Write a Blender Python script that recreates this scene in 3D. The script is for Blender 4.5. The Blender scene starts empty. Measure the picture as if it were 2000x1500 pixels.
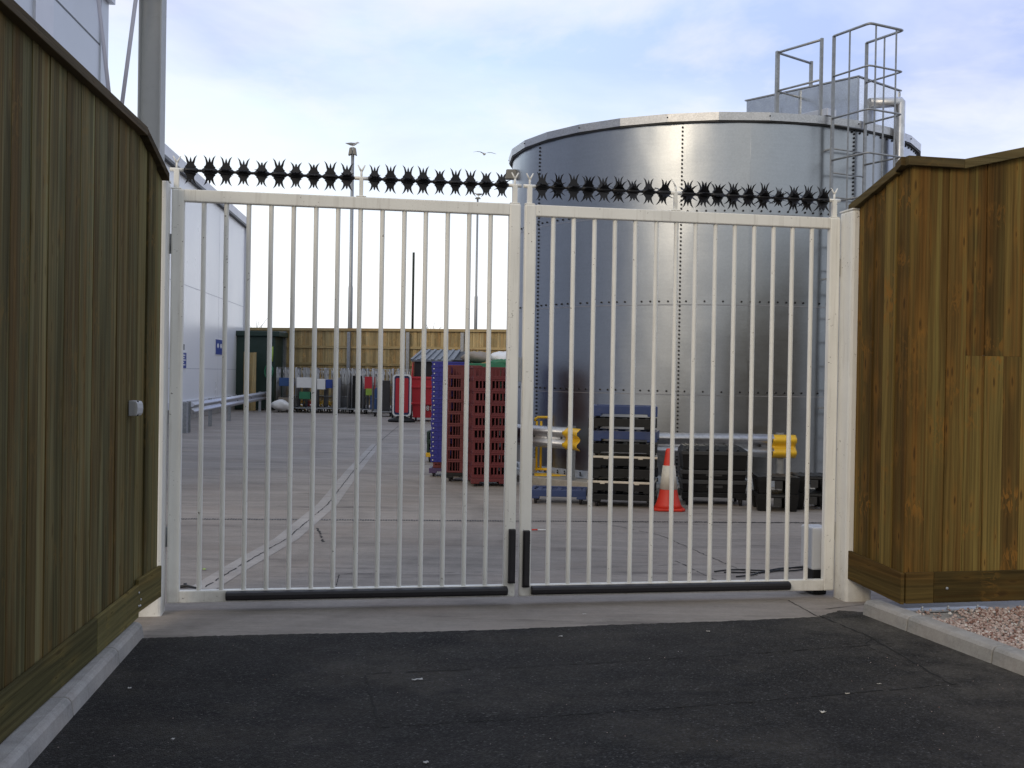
import bpy, math, random
from mathutils import Vector, Matrix
random.seed(7)
C = bpy.context.scene.collection
R = math.radians
F, H, EYE = 2150.0, 731.0, 1.6          # focal length (px of a 2000 px wide frame), horizon row, eye height
ROLL = math.atan(0.0165); PITCH = math.atan((750-H)/F)

# ------------------------------------------------------------------ camera
_lr = Vector((1,0,0)); _fw = Vector((0,math.cos(PITCH),-math.sin(PITCH))); _up = Vector((0,math.sin(PITCH),math.cos(PITCH)))
_x = _lr*math.cos(ROLL)+_up*math.sin(ROLL); _u = _up*math.cos(ROLL)-_lr*math.sin(ROLL)
cam = bpy.data.cameras.new('camera'); camo = bpy.data.objects.new('camera', cam); C.objects.link(camo)
M4 = Matrix((_x, _u, -_fw)).transposed().to_4x4(); M4.translation = (0,0,EYE); camo.matrix_world = M4
cam.sensor_width = 36; cam.lens = F*36/2000; cam.clip_start = .05; cam.clip_end = 3000
bpy.context.scene.camera = camo
def ray(px,py): return _x*((px-1000)/F) - _u*((py-750)/F) + _fw
def G(px,py,z=0.0):                       # point of the level z seen at a pixel
    d = ray(px,py); t = (z-EYE)/d.z; return Vector((d.x*t, d.y*t, z))
def D(px,py,Y):                           # point at distance Y seen at a pixel
    d = ray(px,py); t = Y/d.y; return Vector((d.x*t, Y, EYE+d.z*t))

# ------------------------------------------------------------------ materials
class NT:
    def __init__(s, name):
        s.mat = bpy.data.materials.new(name); s.mat.use_nodes = True; s.t = s.mat.node_tree; s.t.nodes.clear()
        s.out = s.n('ShaderNodeOutputMaterial'); s.p = s.n('ShaderNodeBsdfPrincipled')
        s.l(s.p.outputs[0], s.out.inputs[0])
    def n(s, ty, **k):
        n = s.t.nodes.new(ty)
        for a,b in k.items(): setattr(n,a,b)
        return n
    def l(s,a,b): s.t.links.new(a,b)
    def inp(s, sock, v):
        if hasattr(v,'is_output'): s.l(v, sock)
        else: sock.default_value = v
    def m(s, op, a, b=0.0, c=0.0, clamp=False):
        n = s.n('ShaderNodeMath', operation=op, use_clamp=clamp)
        for i,v in enumerate((a,b,c)): s.inp(n.inputs[i], v)
        return n.outputs[0]
    def mix(s, f, a, b, bt='MIX'):
        n = s.n('ShaderNodeMix', data_type='RGBA', blend_type=bt, clamp_factor=True)
        s.inp(n.inputs[0], f); s.inp(n.inputs[6], col(a)); s.inp(n.inputs[7], col(b)); return n.outputs[2]
    def coord(s): return s.n('ShaderNodeTexCoord').outputs['Object']
    def xyz(s, v):
        n = s.n('ShaderNodeSeparateXYZ'); s.l(v, n.inputs[0]); return n.outputs
    def vec(s, x,y,z):
        n = s.n('ShaderNodeCombineXYZ')
        for i,v in enumerate((x,y,z)): s.inp(n.inputs[i], v)
        return n.outputs[0]
    def scale(s, v, sc):
        n = s.n('ShaderNodeVectorMath', operation='MULTIPLY'); s.l(v, n.inputs[0]); n.inputs[1].default_value = sc; return n.outputs[0]
    def add(s, v, w):
        n = s.n('ShaderNodeVectorMath', operation='ADD'); s.l(v, n.inputs[0]); s.inp(n.inputs[1], w); return n.outputs[0]
    def noise(s, v, sc, det=4, rough=.55, dist=0):
        n = s.n('ShaderNodeTexNoise'); s.l(v, n.inputs['Vector']); n.inputs['Scale'].default_value = sc
        n.inputs['Detail'].default_value = det; n.inputs['Roughness'].default_value = rough; n.inputs['Distortion'].default_value = dist
        return n.outputs[0]
    def voro(s, v, sc, feature='F1', rnd=1):
        n = s.n('ShaderNodeTexVoronoi', feature=feature); s.l(v, n.inputs['Vector']); n.inputs['Scale'].default_value = sc
        n.inputs['Randomness'].default_value = rnd; return n
    def ramp(s, f, a, b):
        n = s.n('ShaderNodeMapRange', clamp=True); s.inp(n.inputs[0], f); n.inputs[1].default_value = a; n.inputs[2].default_value = b
        return n.outputs[0]
    def bump(s, h, dist, st=1.0):
        n = s.n('ShaderNodeBump'); n.inputs['Strength'].default_value = st; n.inputs['Distance'].default_value = dist
        s.l(h, n.inputs['Height']); s.l(n.outputs[0], s.p.inputs['Normal'])
    def set(s, c=None, r=None, me=None, spec=None):
        if c is not None: s.inp(s.p.inputs['Base Color'], col(c))
        if r is not None: s.inp(s.p.inputs['Roughness'], r)
        if me is not None: s.p.inputs['Metallic'].default_value = me
        if spec is not None: s.p.inputs['Specular IOR Level'].default_value = spec
        return s.mat
def col(c):
    if hasattr(c,'is_output'): return c
    return (c[0],c[1],c[2],1.0) if len(c)==3 else c

def plain(name, c, r=.5, me=0, var=.25, sc=6, bump=.0, dirt=.0, dirtc=(.09,.075,.06), spec=.5):
    t = NT(name); v = t.coord(); oi = t.n('ShaderNodeObjectInfo').outputs['Random']
    v = t.add(v, t.vec(t.m('MULTIPLY',oi,37.0), t.m('MULTIPLY',oi,91.0), 0.0))
    a = t.noise(v, sc, 5, .6)
    k = t.m('ADD', 1-var*.5, t.m('MULTIPLY', a, var))
    cc = t.mix(1.0, c, t.vec(k,k,k), 'MULTIPLY')
    if dirt:
        b = t.ramp(t.noise(v, sc*2.7, 8, .7), .52, .78)
        cc = t.mix(t.m('MULTIPLY', b, dirt), cc, dirtc)
    rr = t.m('ADD', r-.08, t.m('MULTIPLY', t.noise(v, sc*1.7, 4), .18), clamp=True)
    if bump: t.bump(t.noise(v, sc*9, 4), bump, .6)
    return t.set(cc, rr, me, spec)

def wood(name, axis='Z', base=((.085,.062,.026),(.055,.042,.02),(.10,.088,.042)), knots=1.0, contrast=1.0):
    t = NT(name); g = t.n('ShaderNodeNewGeometry').outputs['Random Per Island']
    x,y,z = t.xyz(t.coord())
    s_, w_ = (t.m('ADD', x, y), z) if axis=='Z' else (z, t.m('ADD', x, y))
    off = t.m('MULTIPLY', g, 211.0)
    sv = t.m('ADD', s_, off)
    v = t.vec(sv, t.m('ADD', w_, t.m('MULTIPLY', g, 71.0)), off)
    low = t.noise(t.scale(v,(7,.55,1)), 1.0, 3, .5)
    wav = t.n('ShaderNodeTexWave', wave_type='BANDS', bands_direction='X')
    t.l(t.scale(v,(1,.09,1)), wav.inputs['Vector']); wav.inputs['Scale'].default_value = 9; wav.inputs['Distortion'].default_value = 9
    wav.inputs['Detail'].default_value = 3; wav.inputs['Detail Scale'].default_value = 1.3
    fine = t.noise(t.scale(v,(150,2.2,1)), 1.0, 4, .6)
    streak = t.noise(t.scale(v,(34,.35,1)), 1.0, 4, .6)
    g2 = t.n('ShaderNodeTexWhiteNoise', noise_dimensions='1D'); t.l(t.m('MULTIPLY', g, 977.0), g2.inputs['W'])
    c = t.mix(t.ramp(g, .15, .85), base[0], base[1])
    c = t.mix(t.m('MULTIPLY', t.ramp(g2.outputs[0], .8, .9), .55), c, base[2])
    sap = t.ramp(t.noise(t.scale(v,(13,.16,1)), 1.0, 3, .55, .4), .56,.66)
    c = t.mix(t.m('MULTIPLY', sap, .8), c, base[2])
    red = t.ramp(t.noise(t.scale(t.add(v,(5.1,2.2,0)),(9,.22,1)), 1.0, 3, .55, .4), .54,.66)
    c = t.mix(t.m('MULTIPLY', red, .55), c, (base[0][0]*1.1,base[0][1]*.86,base[0][2]*.7))
    c = t.mix(t.m('MULTIPLY', t.ramp(low,.45,.62), .5), c, base[2])
    sr = t.ramp(streak,.30,.70); fr = t.ramp(fine,.28,.72)
    k = t.m('ADD', .42, t.m('ADD', t.m('MULTIPLY', sr, .62*contrast), t.m('ADD', t.m('MULTIPLY', fr, .26), t.m('MULTIPLY', wav.outputs[1], .22))))
    k = t.m('MULTIPLY', k, t.m('ADD', .78, t.m('MULTIPLY', g2.outputs[0], .42)))
    c = t.mix(1.0, c, t.vec(k,k,k), 'MULTIPLY')
    # resin darkening and knots
    dk = t.ramp(t.noise(t.scale(v,(26,.9,1)), 1.0, 5, .65), .60, .74)
    c = t.mix(t.m('MULTIPLY', dk, .65), c, (base[1][0]*.38,base[1][1]*.38,base[1][2]*.38))
    vo = t.voro(t.add(t.scale(v,(8.5,2.3,1)), t.vec(t.m('MULTIPLY',low,.9), t.m('MULTIPLY',low,.5),0.0)), 1.0)
    vo.voronoi_dimensions = '2D'
    pick = t.xyz(vo.outputs['Color'])[0]
    kd = t.m('ADD', t.m('MULTIPLY', vo.outputs['Distance'], t.m('ADD', .7, t.m('MULTIPLY', t.xyz(vo.outputs['Color'])[1], 1.6))), t.ramp(pick,.17,.15))
    kn = t.m('SUBTRACT', 1.0, t.ramp(kd, .045, .11))
    ring = t.m('SUBTRACT', 1.0, t.ramp(kd, .12, .46))
    c = t.mix(t.m('MULTIPLY', ring, .30*knots), c, (base[0][0]*1.9,base[0][1]*1.55,base[0][2]*1.1))
    c = t.mix(t.m('MULTIPLY', kn, .65*knots), c, (.03,.017,.008))
    wh = t.m('MULTIPLY', t.ramp(t.noise(t.vec(off, t.m('MULTIPLY', w_, 2.0), 0.0), 1.0, 2, .5), .56,.66), t.ramp(t.noise(t.scale(v,(24,9,1)), 1.0, 3, .6, 1.5), .50,.58))
    c = t.mix(t.m('MULTIPLY', wh, .75*knots), c, (base[0][0]*1.8,base[0][1]*1.5,base[0][2]*1.1))
    nl = t.m('SUBTRACT', 1.0, t.ramp(t.voro(t.scale(v,(9,1.1,1)), 1.0).outputs['Distance'], .012,.022))
    c = t.mix(t.m('MULTIPLY', nl, .7), c, (.02,.014,.008))
    t.bump(t.m('ADD', t.m('MULTIPLY',fine,.6), t.m('ADD', streak, t.m('MULTIPLY',kn,-.5))), .004, .7)
    return t.set(c, t.m('ADD', .68, t.m('MULTIPLY', fine, .25)), 0, .12)

def concrete(name, c=(.27,.25,.235), brushed=1.0, stain=.55, sc=1.0, ax='x'):
    t = NT(name); v = t.coord()
    n1 = t.noise(v, .55*sc, 6, .62); n2 = t.noise(v, 4*sc, 6, .65); n3 = t.noise(v, 60*sc, 3, .65)
    wv = t.add(v, t.vec(0.0, t.m('MULTIPLY', t.noise(t.scale(v,(.5,.5,1)),1.0,3), .5) if ax=='x' else 0.0, 0.0))
    br = t.ramp(t.noise(t.scale(wv, (1.1,24,1) if ax=='x' else (24,1.1,1)), 1.0, 5, .7, .3), .3,.7)
    br2 = t.ramp(t.noise(t.scale(wv, (.5,5,1) if ax=='x' else (5,.5,1)), 1.0, 6, .7, .3), .3,.7)
    br3 = t.ramp(t.noise(t.scale(wv, (.22,1.7,1) if ax=='x' else (1.7,.22,1)), 1.0, 7, .72, .4), .36,.64)
    n4 = t.ramp(t.noise(v, 17*sc, 5, .7), .34,.66)
    k = .50
    for f_,a_ in ((t.ramp(n1,.36,.64),.26),(t.ramp(n2,.34,.66),.18),(n4,.20),(t.ramp(n3,.3,.7),.16),(br,.20*brushed),(br2,.34*brushed),(br3,.34*brushed),(t.ramp(t.noise(t.scale(wv,(.10,.55,1) if ax=='x' else (.55,.10,1)),1.0,7,.74,.5),.40,.60),.24*brushed)): k = t.m('ADD', k, t.m('MULTIPLY', f_, a_))
    k = t.m('MULTIPLY', k, .70 if brushed>.8 else .92)
    cc = t.mix(1.0, c, t.vec(k,k,k), 'MULTIPLY')
    cc = t.mix(t.m('MULTIPLY', t.ramp(t.noise(v,.9*sc,5,.6), .5,.7), .35), cc, (c[0]*1.0,c[1]*.88,c[2]*.8))
    st = t.ramp(t.noise(t.scale(v,(.32,2.2,1) if ax=='x' else (2.2,.32,1)), 1.1*sc, 9, .74), .55, .68)
    cc = t.mix(t.m('MULTIPLY', st, stain), cc, (c[0]*.42,c[1]*.4,c[2]*.4))
    if brushed>.8:
        X_,Y_,Z_ = t.xyz(t.add(v, t.vec(t.m('MULTIPLY', t.noise(v,.4,2), .5), 0.0, 0.0)))
        for cx_,cy_,r_,w_ in ((-7.5,11.0,6.2,.11),(-7.5,11.0,7.7,.11),(-9,12,8.9,.10),(4.5,24,7.0,.13),(4.5,24,8.5,.13),(-1,-4,13.2,.10),(-1,-4,14.6,.10)):
            rr_ = t.m('SQRT', t.m('ADD', t.m('POWER', t.m('SUBTRACT',X_,cx_),2.0), t.m('POWER', t.m('SUBTRACT',Y_,cy_),2.0)))
            tm = t.m('SUBTRACT', 1.0, t.ramp(t.m('ABSOLUTE', t.m('SUBTRACT', rr_, r_)), w_*.6, w_*1.3))
            cc = t.mix(t.m('MULTIPLY', t.m('MULTIPLY', tm, t.ramp(n2,.38,.66)), .32), cc, (c[0]*.4,c[1]*.4,c[2]*.4))
    pit = t.m('SUBTRACT', 1.0, t.ramp(t.voro(v, 34*sc).outputs['Distance'], .05,.11))
    cc = t.mix(t.m('MULTIPLY', pit, .35), cc, (c[0]*.4,c[1]*.4,c[2]*.4))
    t.bump(t.m('ADD', n3, t.m('MULTIPLY', br, .8*brushed)), .004, .5)
    return t.set(cc, t.m('ADD', .72, t.m('MULTIPLY', n2, .2)), 0, .35)

def asphalt(name):
    t = NT(name); v = t.coord()
    vo = t.voro(v, 120); agg = vo.outputs['Distance']; rnd = t.xyz(vo.outputs['Color'])[0]
    n1 = t.noise(v, .8, 6, .62); n2 = t.noise(v, 3.1, 5, .6); n3 = t.noise(v, 220, 2, .6)
    gr = t.ramp(t.noise(v, 62, 4, .75), .30,.70); gr2 = t.ramp(t.noise(v, 24, 4, .7), .32,.68)
    c = t.mix(t.m('ADD', t.m('MULTIPLY', t.ramp(n1,.40,.62), .75), t.m('MULTIPLY', t.ramp(t.noise(t.scale(v,(.35,.45,1)),1.0,4,.6),.42,.6), .35), clamp=True), (.0062,.0060,.0062), (.0265,.0240,.0215))
    c = t.mix(t.m('MULTIPLY', t.ramp(t.noise(t.scale(v,(1,1.3,1)), .9, 5, .6), .48,.66), .75), c, (.050,.044,.036))
    c = t.mix(t.m('MULTIPLY', t.ramp(rnd,.5,1.0), .75), c, (.058,.057,.057))
    c = t.mix(t.m('MULTIPLY', t.ramp(rnd,.985,.99), .5), c, (.16,.155,.15))
    c = t.mix(t.m('MULTIPLY', t.ramp(t.noise(t.scale(v,(1.2,2.6,1)), 2.2, 8, .72), .56,.70), .85), c, (.006,.006,.008))
    c = t.mix(t.m('MULTIPLY', t.ramp(t.noise(v, 1.7, 7, .7), .55,.76), .5), c, (.085,.076,.064))
    _x,_y,_z = t.xyz(v); dk_ = t.m('MULTIPLY', t.m('SUBTRACT', t.m('ADD', t.m('MULTIPLY', t.m('SUBTRACT', _x, 2.37), .966), t.m('MULTIPLY', t.m('SUBTRACT', _y, 7.5), .26)), 0.0), -1.0)
    dm = t.m('MULTIPLY', t.m('SUBTRACT', 1.0, t.ramp(dk_, .0, 1.15)), t.ramp(t.noise(v, 2.6, 7, .7), .36,.68))
    c = t.mix(t.m('MULTIPLY', dm, .8), c, (.125,.113,.096))
    kk = t.m('ADD', .42, t.m('ADD', t.m('MULTIPLY', gr, .85), t.m('MULTIPLY', gr2, .35)))
    c = t.mix(1.0, c, t.vec(kk,kk,kk), 'MULTIPLY')
    t.bump(t.m('ADD', t.m('MULTIPLY', agg, -1.0), t.m('MULTIPLY', n3, .5)), .007, .85)
    return t.set(c, t.m('ADD', .66, t.m('MULTIPLY', n2, .3)), 0, .22)

def gatepaint(name, c=(.86,.85,.82)):
    t = NT(name); v = t.coord(); oi = t.n('ShaderNodeObjectInfo').outputs['Random']
    v2 = t.add(v, t.vec(t.m('MULTIPLY',oi,37.0), t.m('MULTIPLY',oi,19.0), t.m('MULTIPLY',oi,11.0)))
    k = t.m('ADD', .86, t.m('MULTIPLY', t.noise(v2, 3.0, 6, .65), .26))
    cc = t.mix(1.0, c, t.vec(k,k,t.m('MULTIPLY',k,.985)), 'MULTIPLY')
    # grime streaks, chips through to the steel
    cc = t.mix(t.m('MULTIPLY', t.ramp(t.noise(t.scale(v2,(30,30,1.6)), 1.0, 5, .6), .54,.72), .30), cc, (.36,.32,.27))
    _z = t.xyz(v)[2]
    cc = t.mix(t.m('MULTIPLY', t.m('MULTIPLY', t.m('SUBTRACT',1.0,t.ramp(_z,.03,.34)), t.ramp(t.noise(v2, 6, 6, .7), .38,.66)), .5), cc, (.34,.31,.27))
    chip = t.m('MULTIPLY', t.ramp(t.noise(v2, 48, 4, .6), .655,.69), t.ramp(t.noise(v2, 4.5, 3), .46,.58))
    cc = t.mix(t.m('MULTIPLY', chip, .85), cc, (.09,.065,.05))
    t.bump(t.noise(v2, 70, 3), .001, .35)
    return t.set(cc, t.m('ADD', .36, t.m('MULTIPLY', t.noise(v2, 9, 4), .2)), 0, .5)

def galv(name, c=(.42,.44,.46), r=.42, sc=40, me=.85):
    t = NT(name); v = t.coord()
    sp = t.xyz(t.voro(v, sc).outputs['Color'])[0]
    k = t.m('ADD', .78, t.m('ADD', t.m('MULTIPLY', sp, .22), t.m('MULTIPLY', t.noise(v, 2.5, 6, .65), .25)))
    cc = t.mix(1.0, c, t.vec(k,k,k), 'MULTIPLY')
    cc = t.mix(t.m('MULTIPLY', t.ramp(t.noise(v, 7, 7, .7), .58,.75), .3), cc, (.3,.28,.25))
    return t.set(cc, t.m('ADD', r-.07, t.m('MULTIPLY', t.noise(v, 11, 4), .2)), me)

def tankmetal(name):
    t = NT(name); v = t.coord(); x,y,z = t.xyz(v)
    ang = t.m('ARCTAN2', x, y)
    cyl = t.vec(t.m('MULTIPLY', ang, 3.3), z, 0.0)
    sp = t.xyz(t.voro(cyl, 55).outputs['Color'])[0]
    roll_ = t.noise(t.scale(cyl,(2.2,26,1)), 1.0, 5, .65)        # mill lines run round the sheet
    big = t.noise(t.scale(cyl,(.9,.7,1)), 1.0, 4, .6)
    k = t.m('ADD', .80, t.m('ADD', t.m('MULTIPLY', sp, .07), t.m('ADD', t.m('MULTIPLY', roll_, .14), t.m('MULTIPLY', big, .10))))
    cc = t.mix(1.0, (.44,.465,.495), t.vec(k,k,k), 'MULTIPLY')
    drip = t.ramp(t.noise(t.scale(cyl,(9,.5,1)), 1.0, 6, .7), .60,.78)
    cc = t.mix(t.m('MULTIPLY', drip, .13), cc, (.36,.35,.34))
    rr = t.m('ADD', .23, t.m('ADD', t.m('MULTIPLY', t.noise(cyl, 3.5, 6, .65), .08), t.m('MULTIPLY', roll_, .06)))
    wob = t.noise(t.scale(cyl,(1.1,.5,1)), 1.0, 2, .5)
    t.bump(t.m('ADD', t.m('MULTIPLY', wob, 1.0), t.m('MULTIPLY', sp, .004)), .035, .6)
    pass
    return t.set(cc, rr, 1.0)

MT = dict(
 asphalt = asphalt('asphalt'), concrete = concrete('concrete_yard', (.264,.235,.208), 1.0, .95),
 kerb = concrete('kerb_concrete', (.36,.35,.335), .15, .25, 2.2), slab = concrete('slab_concrete', (.34,.325,.30), .2, .3),
 patch = concrete('patch_concrete', (.31,.29,.272), .6, .4, 1.5), soil = concrete('soil', (.16,.15,.12), 0, .3),
 joint = plain('joint_dark', (.022,.02,.02), .9, sc=20), jointp = plain('crack_fill', (.0065,.006,.0055), .9, sc=3, var=.5, dirt=.55, dirtc=(.07,.058,.035)),
 drain = plain('drain_iron', (.02,.02,.022), .6, .3, sc=20),
 paint = gatepaint('gate_paint'), postpaint = gatepaint('post_paint', (.83,.825,.81)),
 rubber = plain('rubber', (.012,.0105,.014), .55, var=.5, sc=12, bump=.002, dirt=.15),
 black_spike = plain('spike_black', (.012,.012,.015), .42, .2, sc=30),
 woodL = wood('fence_wood_green', 'Z', ((0.122, 0.088, 0.034), (0.076, 0.065, 0.027), (0.2, 0.185, 0.09)), .55, 1.05),
 woodR = wood('fence_wood_brown', 'Z', ((0.148, 0.083, 0.023), (0.102, 0.062, 0.019), (0.195, 0.145, 0.044)), 1.0, .85),
 woodLh = wood('plinth_wood_green', 'H', ((0.145, 0.128, 0.052), (0.115, 0.103, 0.043), (0.135, 0.11, 0.046)), .7, .8),
 woodRh = wood('plinth_wood_brown', 'H', ((0.094, 0.06, 0.019), (0.07, 0.048, 0.016), (0.11, 0.078, 0.025)), .7, .7),
 woodB = wood('rear_fence_wood', 'Z', ((0.44, 0.33, 0.17), (0.35, 0.26, 0.125), (0.5, 0.41, 0.23)), .6, .8),
 woodBh = wood('rear_rail_wood', 'H', ((0.46, 0.35, 0.19), (0.4, 0.3, 0.15), (0.5, 0.41, 0.23)), .5, .7),
 capL = wood('cap_wood_dark', 'H', ((0.078, 0.058, 0.033), (0.062, 0.047, 0.027), (0.1, 0.078, 0.044)), .4, 1.0),
 capR = wood('cap_wood_right', 'H', ((0.105, 0.078, 0.034), (0.085, 0.064, 0.03), (0.125, 0.1, 0.048)), .4, .9),
 tank = tankmetal('tank_sheet'), galv = galv('galvanised'), galvd = galv('galvanised_dull', (.34,.355,.375), .5, 25, .7),
 galvw = galv('galvanised_bright', (.62,.63,.66), .36, 18, .8), rim = galv('rim_aluminium', (.58,.585,.60), .36, 60, .95), sheet = galv('box_sheet', (.82,.85,.88), .2, 120, 1.0), rail = galv('barrier_zinc', (.46,.47,.50), .42, 30, .85),
 rivet = plain('rivet_black', (.01,.01,.012), .5, sc=30),
 clad = plain('white_cladding', (.84,.855,.88), .30, var=.05, sc=.3, dirt=.03, dirtc=(.5,.5,.52)),
 clad2 = plain('grey_cladding', (.58,.61,.66), .36, var=.12, sc=.6), trim = plain('white_trim', (.66,.67,.72), .4, var=.1, sc=2),
 darkline = plain('dark_gutter', (.05,.055,.065), .5), steelw = plain('painted_steel', (.42,.43,.43), .5, var=.15, sc=3, dirt=.12),
 steell = plain('painted_rod', (.55,.54,.62), .45, var=.12, sc=3),
 red = plain('red_crate_plastic', (.112,.014,.017), .5, var=.6, sc=6, dirt=.22, dirtc=(.10,.06,.055)), bred = plain('bright_red_plastic', (.50,.022,.035), .4, var=.2, sc=1.5, dirt=.15),
 blue = plain('blue_tray_plastic', (.022,.024,.24), .4, var=.35, sc=5, dirt=.08, dirtc=(.15,.14,.3)), purple = plain('purple_plastic', (.06,.035,.11), .5),
 dblue = plain('blue_dolly_plastic', (.022,.042,.13), .42, var=.45, sc=5, dirt=.30, dirtc=(.12,.12,.13)),
 blackp = plain('black_plastic', (.0085,.0085,.009), .46, var=.6, sc=5, dirt=.16, dirtc=(.05,.048,.045), spec=.3),
 greyp = plain('grey_plastic', (.035,.036,.038), .5, var=.3, sc=4, dirt=.2), cream = plain('cream_plastic', (.62,.56,.46), .5, var=.25, sc=5, dirt=.3),
 yellow = plain('yellow_paint', (.72,.44,.02), .42, var=.2, sc=4, dirt=.18), orange = plain('cone_red', (.62,.035,.015), .5, var=.2, sc=5, dirt=.12),
 conew = plain('cone_sleeve', (.62,.58,.5), .45, var=.25, sc=8, dirt=.3), white = plain('white_plastic', (.78,.78,.78), .4, var=.15),
 navy = plain('navy', (.02,.018,.08), .4), dgreen = plain('green_steel', (.012,.035,.027), .5, var=.3, sc=1.5, dirt=.15), scrapw = plain('dirty_paper', (.50,.49,.47), .7, dirt=.3, sc=30), green = plain('green_plastic', (.03,.18,.09), .45),
 lime = plain('lime', (.28,.42,.06), .5), seam = plain('seam_grey', (.55,.56,.60), .5), signblue = plain('sign_blue', (.02,.055,.28), .4), card = plain('cardboard', (.28,.24,.2), .8, var=.3),
 gullw = plain('gull_white', (.62,.62,.62), .7), gullg = plain('gull_grey', (.25,.26,.28), .7), darkwood = plain('tarred_wood', (.03,.04,.035), .8, sc=3),
 boxgrey = plain('grey_box', (.40,.41,.44), .5, var=.12), lidgrey = plain('lid_grey', (.13,.145,.17), .4, var=.3, sc=3),
 silver = plain('chrome_wire', (.40,.40,.40), .3, .9), navyc = plain('blue_sack', (.03,.08,.22), .6),
 operator = plain('operator_cover', (.50,.51,.53), .45, var=.12), lamp = plain('lamp_housing', (.20,.195,.18), .5), glass = plain('lamp_glass', (.35,.36,.36), .1),
)
def gravelmat():
    t = NT('pink_gravel'); g = t.n('ShaderNodeNewGeometry').outputs['Random Per Island']
    g2 = t.n('ShaderNodeTexWhiteNoise', noise_dimensions='1D'); t.l(t.m('MULTIPLY', g, 977.0), g2.inputs['W'])
    c = t.mix(g, (.36,.25,.22), (.50,.42,.385)); c = t.mix(t.ramp(g2.outputs[0],.78,.86), c, (.22,.12,.095))
    c = t.mix(t.ramp(g2.outputs[0],.12,.06), c, (.60,.57,.54))
    k = t.m('ADD', .8, t.m('MULTIPLY', t.noise(t.coord(), 60, 4), .4))
    return t.set(t.mix(1.0, c, t.vec(k,k,k), 'MULTIPLY'), .8, 0, .3)
MT['gravel'] = gravelmat()

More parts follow.
